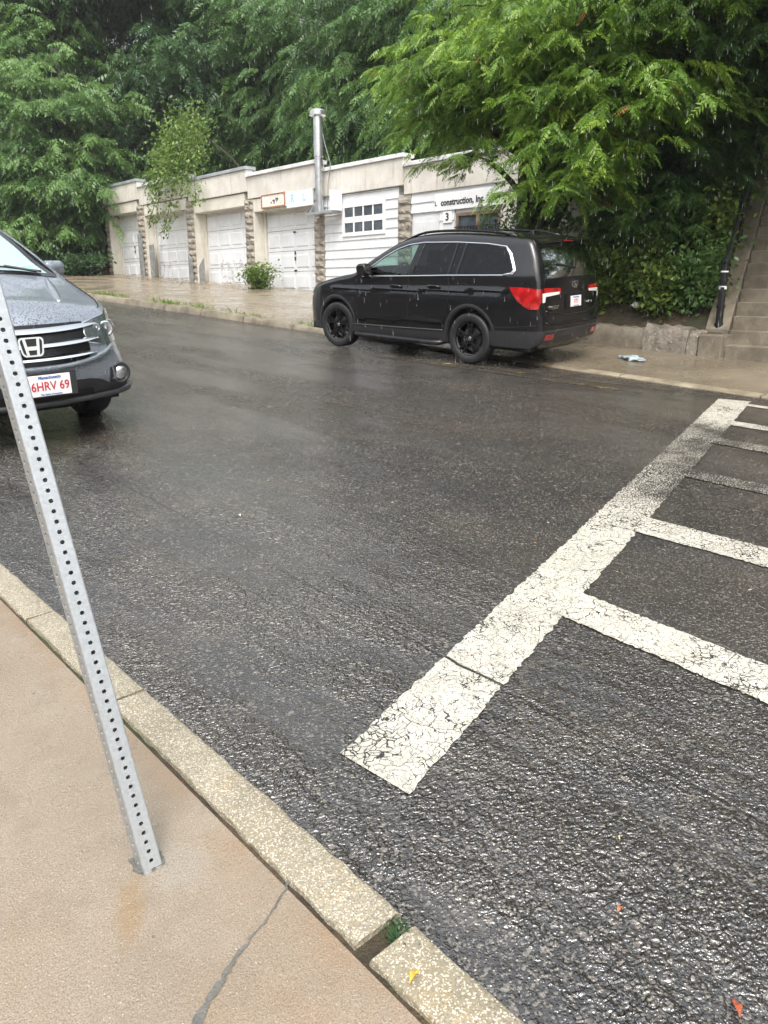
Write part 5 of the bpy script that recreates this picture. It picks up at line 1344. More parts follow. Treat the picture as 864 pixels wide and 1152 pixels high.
        mb = MB(); mb.lathe([(.085, .0), (.08, .018), (.062, .010), (.060, .004)], 22, axis='x', M=lambda x, y, z: (pc[0] - x + abs(y) * .0, pc[1] + y, pc[2] + z)); fg = mb.build('fog_lamp', M['clad'], c.root, smooth=True)
        mb = MB(); mb.lathe([(.052, .006), (.050, .016), (.03, .022), (0, .024)], 18, axis='x', M=lambda x, y, z: (pc[0] - x, pc[1] + y, pc[2] + z)); mb.build('lens', M['lamp_in'], fg, smooth=True)
        FB = [(sg * .60, .41), (sg * .60, .53), (sg * .74, .55), (sg * .80, .47), (sg * .78, .40)]
        c.end_patch('fog_pocket', M['clad'], FB if sg > 0 else FB[::-1], .005, True)
    # dark lower bumper
    LB = [(-.83, .36), (-.79, .405), (-.60, .41), (-.50, .46), (-.40, .475), (.40, .475), (.50, .46), (.60, .41), (.79, .405), (.83, .36), (.80, .30), (-.80, .30)]
    c.end_patch('lower_bumper', M['clad'], LB[::-1], .012, True)
    c.end_patch('lower_intake', M['dark'], [(-.48, .32), (.48, .32), (.44, .40), (-.44, .40)], .016, True)
    mb = MB(); Y = np.linspace(-.86, .86, 31); mb.tube(c.end(Y, .315 + .03 * (np.abs(Y) / .86) ** 4, True, .03), .025, 8); mb.build('chin', M['clad_grey'], c.root, smooth=True)
    p = c.end(np.array([0.0]), np.array([.468]), True, .03)[0]
    mb = MB(); mb.box(-.20, .20, -.085, .085, -.03, -.007); h = mb.build('plate_bracket', M['clad'], c.root); h.matrix_local = frame(p + np.array([0, -.09, 0]), (.03, -1, 0), (0, 0, 1))
    number_plate(c.root, frame(p + np.array([0, -.09, 0]), (.03, -1, 0), (.03, 0, 1)), '6HRV 69')
    # sides
    c.side_patch('sill_cladding', M['clad'], [(1.26, .265), (3.18, .265), (3.16, .40), (1.29, .38)], .008, mirror=True)
    c.arch_trim(fx, zc, R_A - .004, R_A + .055, .27, M['clad']); c.arch_trim(rx, zc, R_A - .004, R_A + .055, .27, M['clad'])
    c.arch_liner(fx, zc, R_A); c.arch_liner(rx, zc, R_A)
    for pts in ([(1.36, 1.05), (1.34, .8), (1.36, .42)], [(2.42, 1.08), (2.42, .42)], [(3.34, 1.12), (3.34, .9), (3.18, .66), (3.16, .42)]): c.side_line('panel_gap', M['seam'], pts, .007, .0005, both=True)
    for xh in (2.18, 3.05):
        P = np.array([(xh + q, .93) for q in np.linspace(-.11, .11, 7)])
        for sg in (-1, 1):
            V = c.side(P, .03, sg); mb = MB(); mb.tube(V, .014, 6); mb.build('door_handle', M['car_grey'], c.root, smooth=True)
    mb = MB(); mb.box(.25, 4.35, -.78, .78, .24, .34); mb.box(.4, 4.2, -.5, .5, .18, .26); mb.build('underbody', M['dark'], c.root)
    for sg in (-1, 1):
        y0 = .86; mb = MB()
        mb.prism([(1.62, 1.14), (1.59, 1.24), (1.64, 1.28), (1.74, 1.27), (1.76, 1.18), (1.72, 1.13)], y0 - .02, y0 + .17, 0, lambda a, b, d: (a + (d - y0) * .2, sg * d, b)); mb.build('wing_mirror', M['car_grey'], c.root, smooth=True, angle=50, bevel=.03)
        mb = MB(); mb.prism([(1.63, 1.10), (1.72, 1.10), (1.72, 1.16), (1.63, 1.16)], y0 - .10, y0 + .02, 0, lambda a, b, d: (a + (d - y0) * .2, sg * d, b)); mb.build('mirror_stalk', M['rim_black'], c.root)
        P = [(sg * .62, .95), (sg * .62, 1.4), (sg * .70, 1.38), (sg * .80, .95)]
        c.side_patch('tail_lamp', M['red_lens'], [(4.05, 1.05), (4.10, 1.40), (4.17, 1.35), (4.34, 1.10), (4.40, .90), (4.25, .88)], .006, sgn=sg)
    c.interior(1.40, .45, 1.08, [(1.95, (-.38, .38)), (2.85, (-.42, 0, .42))], 4.2, -.37)
    for x in (fx, rx):
        for sg in (-1, 1): c.wheel(x, sg * .79, rr, .225, .225, sg, M['rim_grey'], 5, 0.0)
build_crv()
# ================================================================== vegetation
def leaf_tpl(pairs, L, ll, lw, droop, seed, broad=False):
    r = np.random.RandomState(seed); V = []
    def leaflet(p, d, side, l, w):
        d = d / np.linalg.norm(d); n = np.cross(d, side); 
        a = p; b = p + d * l * .42 + side * w * .5; c = p + d * l - np.array([0, 0, l * .12]); e = p + d * l * .42 - side * w * .5
        V.extend([a, b, c, e])
    ts = np.linspace(.16, .95, pairs)
    for t in ts:
        x = L * t; z = -droop * L * t * t; p = np.array([x, 0, z]); k = .75 + .5 * math.sin(math.pi * min(1, t + .1))
        for s in (-1, 1):
            d = np.array([.42 + .3 * t + r.uniform(-.2, .2), s * r.uniform(.75, 1.1), -.32 - r.uniform(-.12, .60)])
            sd = np.array([1, -s * .4, 0.]); sd /= np.linalg.norm(sd)
            leaflet(p, d, sd, ll * k * r.uniform(.85, 1.1), lw * k)
    p = np.array([L, 0, -droop * L]); leaflet(p, np.array([1, 0, -.5]), np.array([0, 1., 0]), ll, lw)
    # rachis as a thin sliver
    V.extend([np.array([0, .004, 0]), np.array([L * .5, .003, -droop * L * .25]), np.array([L, 0, -droop * L]), np.array([L * .5, -.003, -droop * L * .25])])
    return np.array(V)
def simple_tpl(l, w, seed):
    V = [np.array([0, 0, 0]), np.array([l * .45, w * .5, -.02 * l]), np.array([l, 0, -.18 * l]), np.array([l * .45, -w * .5, -.02 * l])]
    return np.array(V)
class Leaves:
    "collects placed leaves and writes them as one mesh"
    def __init__(s): s.V = []; s.T = []
    def place(s, tpls, P, D, size, tint, rs, roll=.5):
        "P positions, D directions (n,3); one leaf each"
        n = len(P)
        if n == 0: return
        X = D / np.linalg.norm(D, axis=1)[:, None]
        up = np.zeros((n, 3)); up[:, 2] = 1; up += rs.normal(0, roll, (n, 3)) * np.array([1, 1, .3])
        Yv = np.cross(up, X); Yv /= np.linalg.norm(Yv, axis=1)[:, None] + 1e-9; Z = np.cross(X, Yv)
        which = rs.randint(0, len(tpls), n)
        for k, t in enumerate(tpls):
            m = which == k
            if not m.any(): continue
            q = t[None] * size[m][:, None, None]
            V = P[m][:, None] + q[..., 0:1] * X[m][:, None] + q[..., 1:2] * Yv[m][:, None] + q[..., 2:3] * Z[m][:, None]
            s.V.append(V.reshape(-1, 3)); s.T.append(np.repeat(tint[m], len(t)))
    def build(s, name, mat, parent=None):
        V = np.concatenate(s.V); T = np.concatenate(s.T).astype(np.float32); n = len(V); me = bpy.data.meshes.new(name)
        me.vertices.add(n); me.vertices.foreach_set('co', V.astype(np.float32).ravel())
        me.loops.add(n); me.loops.foreach_set('vertex_index', np.arange(n, dtype=np.int32))
        me.polygons.add(n // 4); me.polygons.foreach_set('loop_start', np.arange(0, n, 4, dtype=np.int32)); me.polygons.foreach_set('loop_total', np.full(n // 4, 4, np.int32))
        a = me.attributes.new('tint', 'FLOAT', 'POINT'); a.data.foreach_set('value', np.clip(T, 0, 1))
        me.materials.append(mat); me.update(calc_edges=True)
        o = bpy.data.objects.new(name, me); return link(o, parent)
PIN = [leaf_tpl(7, .34, .085, .034, .30, 1), leaf_tpl(8, .38, .085, .032, .42, 2), leaf_tpl(6, .30, .09, .036, .22, 3), leaf_tpl(7, .36, .08, .032, .55, 4)]
PIN_FAR = [leaf_tpl(5, .42, .135, .058, .30, 5), leaf_tpl(5, .46, .13, .055, .5, 6), leaf_tpl(4, .38, .14, .062, .25, 7)]
BROAD = [simple_tpl(.10, .065, 1), simple_tpl(.12, .07, 2)]
SMALL = [simple_tpl(.075, .042, 1), simple_tpl(.09, .05, 2), simple_tpl(.06, .036, 3)]

def sprays(Lv, O, D, rs, tpls, nleaf, length, droop, size, tint0, tspread):
    "twigs from O along D, bending down; leaves alternate along each"
    n = len(O); D = D / np.linalg.norm(D, axis=1)[:, None]
    side = np.cross(D, np.array([0, 0, 1.0])); side /= np.linalg.norm(side, axis=1)[:, None] + 1e-6
    ln = length * rs.uniform(.7, 1.25, n); tt = np.clip(tint0 + rs.normal(0, tspread, n), 0, 1)
    for j in range(nleaf):
        t = (j + rs.uniform(.2, .8, n)) / nleaf
        P = O + D * (ln * t)[:, None]; P[:, 2] -= droop * ln * t * t
        T = D.copy(); T[:, 2] -= 2 * droop * t * .8
        s = np.where((j + rs.randint(0, 2, n)) % 2, 1, -1)
        LD = T * .55 + side * (s * rs.uniform(.5, 1.0, n))[:, None] + rs.normal(0, .22, (n, 3)); LD[:, 2] -= .16 + droop * .3
        if j == nleaf - 1: LD = T + rs.normal(0, .15, (n, 3))
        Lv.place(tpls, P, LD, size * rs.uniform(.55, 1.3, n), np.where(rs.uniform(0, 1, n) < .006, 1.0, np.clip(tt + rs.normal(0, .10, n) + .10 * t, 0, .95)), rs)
def crown(blobs, rs, tpls, size, length, nleaf, droop, axis, tint, per=1.0, out=.75):
    "blobs: centre (world), radii, number of clumps, sprays per clump"
    Lv = Leaves(); limbs = []
    for (c, rad, nc, ns) in blobs:
        c = np.array(c); rad = np.array(rad); nc = int(nc); 
        d = rs.normal(0, 1, (nc, 3)); d /= np.linalg.norm(d, axis=1)[:, None]; r = rs.uniform(.30, 1.0, nc) ** .5
        cc = c + d * rad * r[:, None]
        for q, dd, r_ in zip(cc, d, r):
            limbs.append(q)
            n = max(3, int(ns * per * rs.uniform(.6, 1.3))); w = rs.uniform(.55, 1.05) * size * 1.05
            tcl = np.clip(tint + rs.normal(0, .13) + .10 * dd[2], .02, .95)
            o = q + rs.normal(0, 1, (n, 3)) * np.array([w, w, w * .22])
            oc = o - np.array([axis[0], axis[1], q[2]]); oc[:, 2] = 0; oc /= np.linalg.norm(oc, axis=1)[:, None] + 1e-6
            lo = o - q; lo[:, 2] = 0; lo /= np.linalg.norm(lo, axis=1)[:, None] + 1e-6
            D = oc * out + lo * .7 + rs.normal(0, .25, (n, 3)); D[:, 2] += .10
            sprays(Lv, o - D * .25, D, rs, tpls, nleaf, length, droop, size, tcl, .07)
    return Lv, limbs
def trunk_mesh(base, top, r0, limbs, rs, r1=.05, limbr=.028, maxl=40):
    mb = MB(); base = np.array(base, float); top = np.array(top, float); n = 9; pts = []; rr = []
    b1, b2 = rs.normal(0, .22, 3), rs.normal(0, .18, 3)
    for i in range(n + 1):
        t = i / n; p = base + (top - base) * t + b1 * math.sin(t * 3.0) * (1 - .2 * t) + b2 * math.sin(t * 6.5); 
        if i == 0: p = base
        pts.append(p); rr.append(r0 * (1 - t) ** .8 + r1 * t)
    mb.tube(pts, rr, 10); P = np.array(pts)
    k = np.arange(len(limbs)); rs.shuffle(k)
    for i in k[:maxl]:
        q = np.array(limbs[i]); dz = q[2] - P[:, 2]; 
        j = int(np.clip(np.argmin(np.hypot(*(P - q)[:, :2].T) * .35 + np.abs(dz - 1.0 * np.hypot(*(P - q)[:, :2].T) * .5)), 1, n - 1))
        a = P[j]; m = (a + q) / 2 + np.array([0, 0, .18 * np.linalg.norm(q - a)]) + rs.normal(0, .12, 3)
        r = min(rr[j] * .55, limbr * (1 + np.linalg.norm(q - a) * .35))
        seg = [a * (1 - t) ** 2 + m * 2 * t * (1 - t) + q * t * t for t in np.linspace(0, 1, 6)]
        mb.tube(seg, list(np.linspace(r, .008, 6)), 5, cap=False)
    return mb
def tree(name, u, v, blobs, mat, seed, label, r0=.16, size=1.0, length=.8, nleaf=9, droop=.35, tint=.5, tpls=None, z0=None, group=None, cat='tree', limbr=.028, maxl=40, lean=(0, 0), out=.75, per=1.0):
    rs = np.random.RandomState(seed); base = np.array(WZ(u, v, (hillz(u, v) if z0 is None else z0) - .15))
    B = [(WZ(a, b, z), rad, nc, ns) for (a, b, z, rad, nc, ns) in blobs]
    zt = max(b[0][2] for b in B); cx = np.mean([b[0] for b in B], 0); top = np.array([base[0] * .6 + cx[0] * .4 + lean[0], base[1] * .6 + cx[1] * .4 + lean[1], zt])
    root = empty(name, loc=tuple(base), label=label, cat=cat, group=group)
    Lv, limbs = crown(B, rs, tpls or PIN, size, length, nleaf, droop, (base[0], base[1]), tint, per, out)
    def off(o): o.parent = root; o.matrix_parent_inverse = Matrix.Translation(-root.location); return o
    off(Lv.build('crown', mat)); off(trunk_mesh(base, top, r0, limbs, rs, limbr=limbr, maxl=maxl).build('trunk', M['bark'], smooth=True))
    return root

# --- the bright locust that hangs over the dark car
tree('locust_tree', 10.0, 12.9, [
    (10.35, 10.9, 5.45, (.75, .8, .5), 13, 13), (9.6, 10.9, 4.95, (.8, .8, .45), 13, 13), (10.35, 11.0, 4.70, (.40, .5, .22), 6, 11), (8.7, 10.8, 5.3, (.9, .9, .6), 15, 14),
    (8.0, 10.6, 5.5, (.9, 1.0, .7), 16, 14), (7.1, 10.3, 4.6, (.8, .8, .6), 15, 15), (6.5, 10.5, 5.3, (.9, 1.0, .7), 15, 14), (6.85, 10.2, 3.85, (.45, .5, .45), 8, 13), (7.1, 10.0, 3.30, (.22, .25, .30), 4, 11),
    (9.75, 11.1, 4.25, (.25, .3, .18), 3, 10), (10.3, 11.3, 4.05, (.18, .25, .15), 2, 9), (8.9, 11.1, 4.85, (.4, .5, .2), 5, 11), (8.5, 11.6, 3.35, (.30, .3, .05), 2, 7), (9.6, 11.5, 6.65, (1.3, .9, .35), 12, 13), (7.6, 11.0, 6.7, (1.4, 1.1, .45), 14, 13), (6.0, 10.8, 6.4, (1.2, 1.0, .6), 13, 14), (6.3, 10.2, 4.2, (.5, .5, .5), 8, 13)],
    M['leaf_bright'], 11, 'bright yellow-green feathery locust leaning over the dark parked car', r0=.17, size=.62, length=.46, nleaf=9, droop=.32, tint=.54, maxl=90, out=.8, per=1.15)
# --- right bank, darker
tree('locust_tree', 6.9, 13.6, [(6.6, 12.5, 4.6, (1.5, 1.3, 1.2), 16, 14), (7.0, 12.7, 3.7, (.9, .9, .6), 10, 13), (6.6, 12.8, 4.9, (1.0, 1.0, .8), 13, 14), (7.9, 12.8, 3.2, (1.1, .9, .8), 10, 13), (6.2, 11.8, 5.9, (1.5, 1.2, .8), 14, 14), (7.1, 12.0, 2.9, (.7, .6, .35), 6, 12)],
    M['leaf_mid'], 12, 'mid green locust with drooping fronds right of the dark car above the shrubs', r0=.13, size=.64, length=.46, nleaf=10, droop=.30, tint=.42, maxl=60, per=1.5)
tree('locust_tree', 6.9, 14.6, [(5.4, 11.6, 5.1, (1.0, 1.0, .5), 13, 14), (4.8, 11.3, 5.8, (1.5, 1.1, .6), 16, 14), (6.8, 12.6, 4.5, (.6, .7, .35), 8, 12), (3.9, 11.2, 5.8, (1.0, .9, .5), 10, 12)],
    M['leaf_mid'], 13, 'slender locust with light green fronds overhanging the stone stairs', r0=.10, size=.64, length=.48, nleaf=10, droop=.30, tint=.45, maxl=50, per=1.4)
tree('broad_tree', 7.6, 17.5, [(7.6, 16.8, 6.5, (2.6, 2.0, 2.0), 30, 13), (9.8, 17.5, 6.0, (2.0, 1.8, 1.8), 22, 12), (6.0, 17.0, 4.2, (2.0, 1.6, 1.4), 20, 12), (7.0, 16.5, 9.2, (2.8, 2.0, 1.8), 26, 12)],
    M['leaf_dark'], 14, 'dark tree standing behind the bright locust right of the garages', r0=.2, size=1.1, length=.8, nleaf=8, droop=.4, tint=.45, tpls=PIN_FAR, maxl=50)
tree('broad_tree', 3.2, 21.0, [(3.4, 20, 7.5, (3.0, 2.0, 2.0), 28, 12), (6.0, 20.5, 8.5, (2.6, 2.0, 2.0), 24, 12), (4.5, 20, 11, (3, 2, 1.6), 22, 12), (8, 20, 11.5, (3, 2, 1.8), 24, 12)],
    M['leaf_dark'], 15, 'dark tree at the head of the stairs on the far right', r0=.22, size=1.2, length=.85, nleaf=8, droop=.4, tint=.4, tpls=PIN_FAR, maxl=40)
tree('broad_tree', -1.5, 14.0, [(-1.5, 13, 5, (2.6, 1.8, 2.2), 26, 12), (-3.5, 13, 7.5, (3, 2, 2), 24, 12), (.5, 13.5, 7.5, (2.4, 2, 2), 20, 12), (-5, 12.8, 4, (2.4, 1.6, 2), 20, 12)],  # added out of view: keeps bright sky out of the dark car's rear window
    M['leaf_mid'], 16, 'unseen leafy tree added past the stairs to darken the rear window reflection', r0=.2, size=1.2, length=.85, nleaf=8, droop=.4, tint=.45, tpls=PIN_FAR, maxl=40)
# --- wooded hillside behind the garages
tree('broad_tree', 13.5, 22.4, [(13.2, 21.6, 8.2, (2.4, 1.8, 1.8), 26, 13), (15.2, 21.2, 6.6, (2.0, 1.4, 1.2), 20, 13), (12.0, 21.2, 6.0, (1.8, 1.4, 1.2), 16, 13), (14.5, 21.6, 10.6, (2.6, 2.0, 1.4), 24, 13)],
    M['leaf_dark'], 21, 'dark green tree above the white sided garage bay', r0=.2, size=1.1, length=.85, nleaf=9, droop=.5, tint=.45, tpls=PIN_FAR, maxl=50)
tree('broad_tree', 18.5, 22.0, [(18.0, 20.6, 7.2, (2.2, 1.5, 1.2), 26, 14), (20.2, 20.8, 8.4, (2.2, 1.6, 1.4), 24, 14), (17.0, 21.2, 9.8, (2.6, 1.8, 1.5), 24, 13), (19.6, 20.8, 6.3, (1.6, 1.0, .7), 14, 13), (20.5, 21, 11, (2.6, 1.8, 1.5), 22, 13)],
    M['leaf_mid'], 22, 'spreading green tree behind the metal flue pipe', r0=.24, size=1.05, length=.9, nleaf=10, droop=.55, tint=.40, tpls=PIN_FAR, maxl=60, out=.95)
tree('broad_tree', 24.5, 22.6, [(23.6, 21.0, 8.0, (2.2, 1.6, 1.5), 26, 14), (25.8, 21.4, 9.6, (2.4, 1.8, 1.6), 26, 13), (24.4, 20.6, 6.7, (1.8, 1.0, .8), 14, 13), (23.2, 21.2, 11.5, (2.8, 2.0, 1.6), 26, 13), (27.2, 21.5, 12.0, (2.4, 1.8, 1.5), 20, 13)],
    M['leaf_mid'], 23, 'spreading green tree behind the third and fourth garage doors', r0=.24, size=1.05, length=.9, nleaf=10, droop=.55, tint=.38, tpls=PIN_FAR, maxl=60, out=.95)
tree('broad_tree', 30.5, 22.8, [(29.6, 21.2, 8.6, (2.0, 1.4, 1.3), 18, 13), (31.6, 21.6, 10.4, (2.6, 1.8, 1.5), 24, 13), (30.2, 21.4, 12.6, (2.8, 2.0, 1.5), 24, 13), (33.2, 21.5, 8.2, (2.0, 1.5, 1.4), 18, 13)],
    M['leaf_mid'], 24, 'tall green tree behind the two farthest garage doors', r0=.22, size=1.1, length=.9, nleaf=9, droop=.45, tint=.45, tpls=PIN_FAR, maxl=50, out=.95)
# --- left end of the row
tree('broad_tree', 35.6, 14.6, [(35.6, 12.9, 7.4, (2.0, 1.6, 1.0), 24, 14), (37.4, 13.0, 5.9, (2.2, 1.6, 1.1), 24, 14), (34.6, 13.4, 6.0, (1.4, 1.2, .9), 16, 13), (36.2, 12.8, 4.4, (1.9, 1.2, .8), 18, 14), (38.5, 12.9, 4.0, (2.0, 1.4, 1.2), 20, 13), (35.5, 13.2, 9.4, (2.4, 1.7, 1.1), 22, 13), (38.5, 13.4, 11.6, (2.6, 1.6, 1.4), 24, 13), (37.5, 13.2, 8.0, (2, 1.5, 1.2), 18, 13)],
    M['leaf_mid'], 31, 'layered pale green tree at the far left end of the garages', r0=.2, size=1.1, length=.9, nleaf=10, droop=.4, tint=.66, tpls=PIN_FAR, maxl=70, out=.9)
tree('broad_tree', 40, 15.5, [(41, 14.2, 5.5, (2.6, 2, 2.0), 28, 13), (40, 14.4, 9.0, (3.0, 2, 2.0), 30, 13), (43, 14.8, 11.5, (3.2, 2.2, 2.0), 28, 13), (39.5, 15, 12.3, (2.6, 2.0, 1.4), 22, 13), (44.5, 14.5, 7, (2.6, 2, 2.4), 24, 13), (41.5, 14.5, 14.5, (3.2, 2.2, 1.8), 28, 13), (38.5, 15.5, 15.2, (3, 2, 1.6), 24, 13), (46, 14.8, 13.5, (3.2, 2.2, 2.2), 26, 13), (35.5, 17, 15, (2.6, 2, 1.5), 20, 13)],
    M['leaf_mid'], 32, 'bushy green tree on the far left beyond the grey car', r0=.22, size=1.25, length=1.0, nleaf=9, droop=.4, tint=.48, tpls=PIN_FAR, maxl=60)
tree('broad_tree', 36, 19.5, [(36, 18.5, 8, (3, 2, 2.2), 26, 12), (37, 18.8, 12, (3, 2, 2.0), 26, 12), (35, 18.5, 16, (3.4, 2, 1.8), 26, 12), (41, 19, 17, (3.4, 2, 2), 26, 12), (33.6, 18.5, 11.0, (1.6, 1.5, 1.5), 12, 12), (37.5, 18, 5, (2.6, 1.6, 1.6), 22, 12)],
    M['leaf_dark'], 33, 'dark tree between the layered pale tree and the hillside', r0=.22, size=1.3, length=1.0, nleaf=8, droop=.4, tint=.5, tpls=PIN_FAR, maxl=50)
for k, (u, v, zz, lb) in enumerate([(10, 27, 11.5, 'dark tree high on the hill behind the bright locust'), (17, 28, 13.5, 'dark tree high on the hill behind the flue pipe'), (23, 29, 15.0, 'dark tree high on the hill above the fourth garage door'), (30, 29.5, 16, 'dark tree high on the hill above the second garage door'), (39, 27, 16, 'dark tree high on the hill above the left end of the garages'), (50, 24, 14, 'hazy green tree on the hill at the far left edge')]):
    tree('broad_tree', u, v, [(u, v - 1, zz - 3, (3.6, 2.2, 2.4), 30, 11), (u + 2.2, v - 1, zz, (3.4, 2.2, 2.0), 26, 11), (u - 2.0, v - 1.2, zz - 6, (3.0, 1.8, 2.0), 24, 11), (u + 2.6, v - 1.2, zz - 6.2, (2.6, 1.8, 1.8), 20, 11)],
         M['leaf_dark'], 40 + k, lb, r0=.25, size=1.5, length=1.1, nleaf=8, droop=.4, tint=.42, tpls=PIN_FAR, maxl=40)
# --- vine hanging over the parapet of the far bays
def vine():
    rs = np.random.RandomState(77); Lv = Leaves(); mb = MB()
    root = empty('hanging_vine', loc=WZ(27, 16.0, 5.0), label='light green leafy vine hanging over the parapet between far doors', cat='vine')
    strands = [((27.4, 15.2, 7.4), (27.2, 13.75, 3.7), 1.0), ((27.6, 15.0, 7.0), (28.6, 13.9, 4.2), .8), ((26.9, 15.0, 6.9), (26.0, 13.9, 5.0), .8), ((27.2, 15.1, 7.4), (24.9, 13.85, 4.55), .55), ((27.3, 15.0, 7.3), (27.9, 13.8, 5.1), 1.2), ((26.9, 15.1, 7.5), (26.6, 13.7, 5.3), 1.2), ((27.6, 15.2, 7.6), (29.3, 14.3, 5.6), .8), ((27.3, 15.2, 7.6), (28.4, 14.4, 6.3), .9), ((27.1, 15.2, 7.6), (25.6, 14.3, 5.9), .8)]
    for (a, b, dens) in strands:
        a = np.array(WZ(*a)); b = np.array(WZ(*b)); m = (a + b) / 2 + np.array([0, 0, .5]); n = int(620 * dens); t = rs.uniform(.0, 1, n)
        P = a * ((1 - t) ** 2)[:, None] + m * (2 * t * (1 - t))[:, None] + b * (t * t)[:, None]; w = (.34 * (1 - t) ** .7 + .09)[:, None]
        P = P + rs.normal(0, 1, (n, 3)) * w
        D = rs.normal(0, .6, (n, 3)) - EV * .5; D[:, 2] -= .5
        Lv.place(BROAD, P, D, rs.uniform(.7, 1.5, n), np.clip(.50 + rs.normal(0, .22, n), 0, 1), rs, .6)
        mb.tube([a * (1 - q) ** 2 + m * 2 * q * (1 - q) + b * q * q for q in np.linspace(0, 1, 8)], .012, 4)
    mb.tube([WZ(27.2, 18.5, 4.9), WZ(27.3, 16.8, 6.6), WZ(27.3, 15.2, 7.5)], [.06, .045, .02], 6)
    for o in (Lv.build('foliage', M['leaf_vine']), mb.build('stem', M['bark'], smooth=True)): o.parent = root; o.matrix_parent_inverse = Matrix.Translation(-root.location)
vine()
# --- shrubs
def shrub(name, u, v, r, h, n, mat, seed, label, tpls, size, cat='shrub', group=None, z=None, tint=.5, stems=9, up=.5):
    rs = np.random.RandomState(seed); z0 = (hillz(u, v) if z is None else z); root = empty(name, loc=WZ(u, v, z0), label=label, cat=cat, group=group)
    Lv = Leaves(); mb = MB(); c = np.array(WZ(u, v, z0))
    for k in range(stems):
        a = rs.uniform(0, 2 * math.pi); q = np.array([math.cos(a), math.sin(a), 0]) * r * rs.uniform(.25, 1.0); q[2] = h * rs.uniform(.55, 1.0)
        s0 = c + np.array([q[0] * .15, q[1] * .15, -.05]); m = c + q * np.array([.45, .45, .7])
        pts = [s0 * (1 - t) ** 2 + m * 2 * t * (1 - t) + (c + q) * t * t for t in np.linspace(0, 1, 5)]; mb.tube(pts, list(np.linspace(.014, .004, 5)), 4, cap=False)
        t = rs.uniform(.15, 1, n // stems); P = s0 * ((1 - t) ** 2)[:, None] + m * (2 * t * (1 - t))[:, None] + (c + q) * (t * t)[:, None]
        P = P + rs.normal(0, 1, P.shape) * np.array([.16 * r + .05, .16 * r + .05, .10 * h + .03]); D = rs.normal(0, .7, P.shape) + np.array([q[0], q[1], 0]) * .6; D[:, 2] += up * .3 - .15
        Lv.place(tpls, P, D, size * rs.uniform(.7, 1.3, len(P)), np.clip(tint + rs.normal(0, .2) * .6 + rs.normal(0, .16, len(P)), 0, 1), rs, .6)
    for o in (Lv.build('foliage', mat), mb.build('stems', M['bark'])): o.parent = root; o.matrix_parent_inverse = Matrix.Translation(-root.location)
    return root
SH = 'shrubs on the bank behind the low wall'
for k, (u, v, r, h, lb, mt, t) in enumerate([
    (8.15, 11.35, .55, .95, 'loose leafy shrub right behind the rear of the dark car', 'leaf_shrub', .55), (7.35, 11.3, .50, .75, 'low shrub with yellowish leaves over the concrete wall', 'leaf_shrub', .62), (6.75, 11.45, .55, .95, 'green shrub in the middle of the bank between dark car and stairs', 'leaf_shrub', .5),
    (6.15, 11.3, .45, .70, 'bushy low shrub directly above the rubble stone block', 'leaf_shrub', .58), (5.62, 11.4, .42, .80, 'green shrub beside the black stair railing post', 'leaf_mid', .7), (7.6, 12.2, .8, 1.5, 'taller dark shrub higher on the bank behind the dark car roof', 'leaf_dark', .6), (6.6, 12.4, .7, 1.3, 'dark shrub high on the bank in the shade', 'leaf_dark', .6), (5.95, 12.2, .55, 1.2, 'light shrub high on the bank near the stair railing', 'leaf_shrub', .65), (9.2, 11.9, .8, 1.7, 'dense dark shrub hidden behind the dark car and garage end', 'leaf_dark', .65), (9.9, 12.9, .8, 1.9, 'tall dark shrub against the garage end wall', 'leaf_dark', .6)]):
    shrub('shrub', u, v, r * 1.1, h * (1.25 if v < 11.6 else 1), 2200 if v < 11.6 else 1900, M[mt], 100 + k, lb, SMALL + BROAD[:1], 1.0, group=SH, tint=t)
shrub('dead_bush', 5.75, 14.6, .45, .9, 700, M['leaf_dead'], 130, 'dead brown leafy branch beside the upper stairs', BROAD, 1.1, cat='shrub', z=hillz(5.75, 14.6) + .4)
shrub('weed_clump', 21.4, 13.95, .55, .75, 1500, M['leaf_vine'], 131, 'bright green weeds growing at the foot of the fourth garage door', SMALL, 1.3, cat='plant', z=gz(21.4, 13.95) + .01, tint=.42, stems=26, up=1.5)
for k, (u, v, r, h, lb) in enumerate([(33.6, 13.1, 1.2, .8, 'low spreading green bush by the farthest garage door'), (35.6, 12.4, 1.2, 1.0, 'low green bush left of the farthest garage door'), (38.2, 12.6, 1.5, 1.2, 'dark bush under the layered pale tree at left'), (41.5, 12.4, 1.7, 1.5, 'dense dark bush behind the grey car windscreen')]):
    shrub('bush', u, v, r, h, 3200, M['leaf_dark'], 140 + k, lb, SMALL + BROAD, 1.5, cat='bush', group='bushes left of the garages', z=gz(u, v) + .05, tint=.45, stems=24)
# ivy and scrub that clothe the shaded bank: nobody could count it
def scrub(name, n, ulo, uhi, vlo, vhi, mat, seed, size, tpls, lift):
    rs = np.random.RandomState(seed); u = rs.uniform(ulo, uhi, n); v = rs.uniform(vlo, vhi, n); Lv = Leaves()
    x = u * EU[0] + v * EV[0]; y = u * EU[1] + v * EV[1]; z = SL * y + hill(u, v) + rs.uniform(0, lift, n) ** 1.5
    m = ~((u < 5.4 + .325 * (v - 10.8)) & (u > 2.2 + .325 * (v - 10.8)))
    P = np.stack([x, y, z], -1)[m]; D = rs.normal(0, 1, P.shape); D[:, 2] = np.abs(D[:, 2]) * .4
    Lv.place(tpls, P, D, size * rs.uniform(.6, 1.3, len(P)), rs.uniform(.1, .9, len(P)), rs, .6)
    o = Lv.build(name, mat); o['kind'] = 'stuff'; return o
scrub('undergrowth', 9000, 2.5, 11.5, 11.1, 17, M['leaf_shrub'], 5, 1.1, SMALL + BROAD, .5)
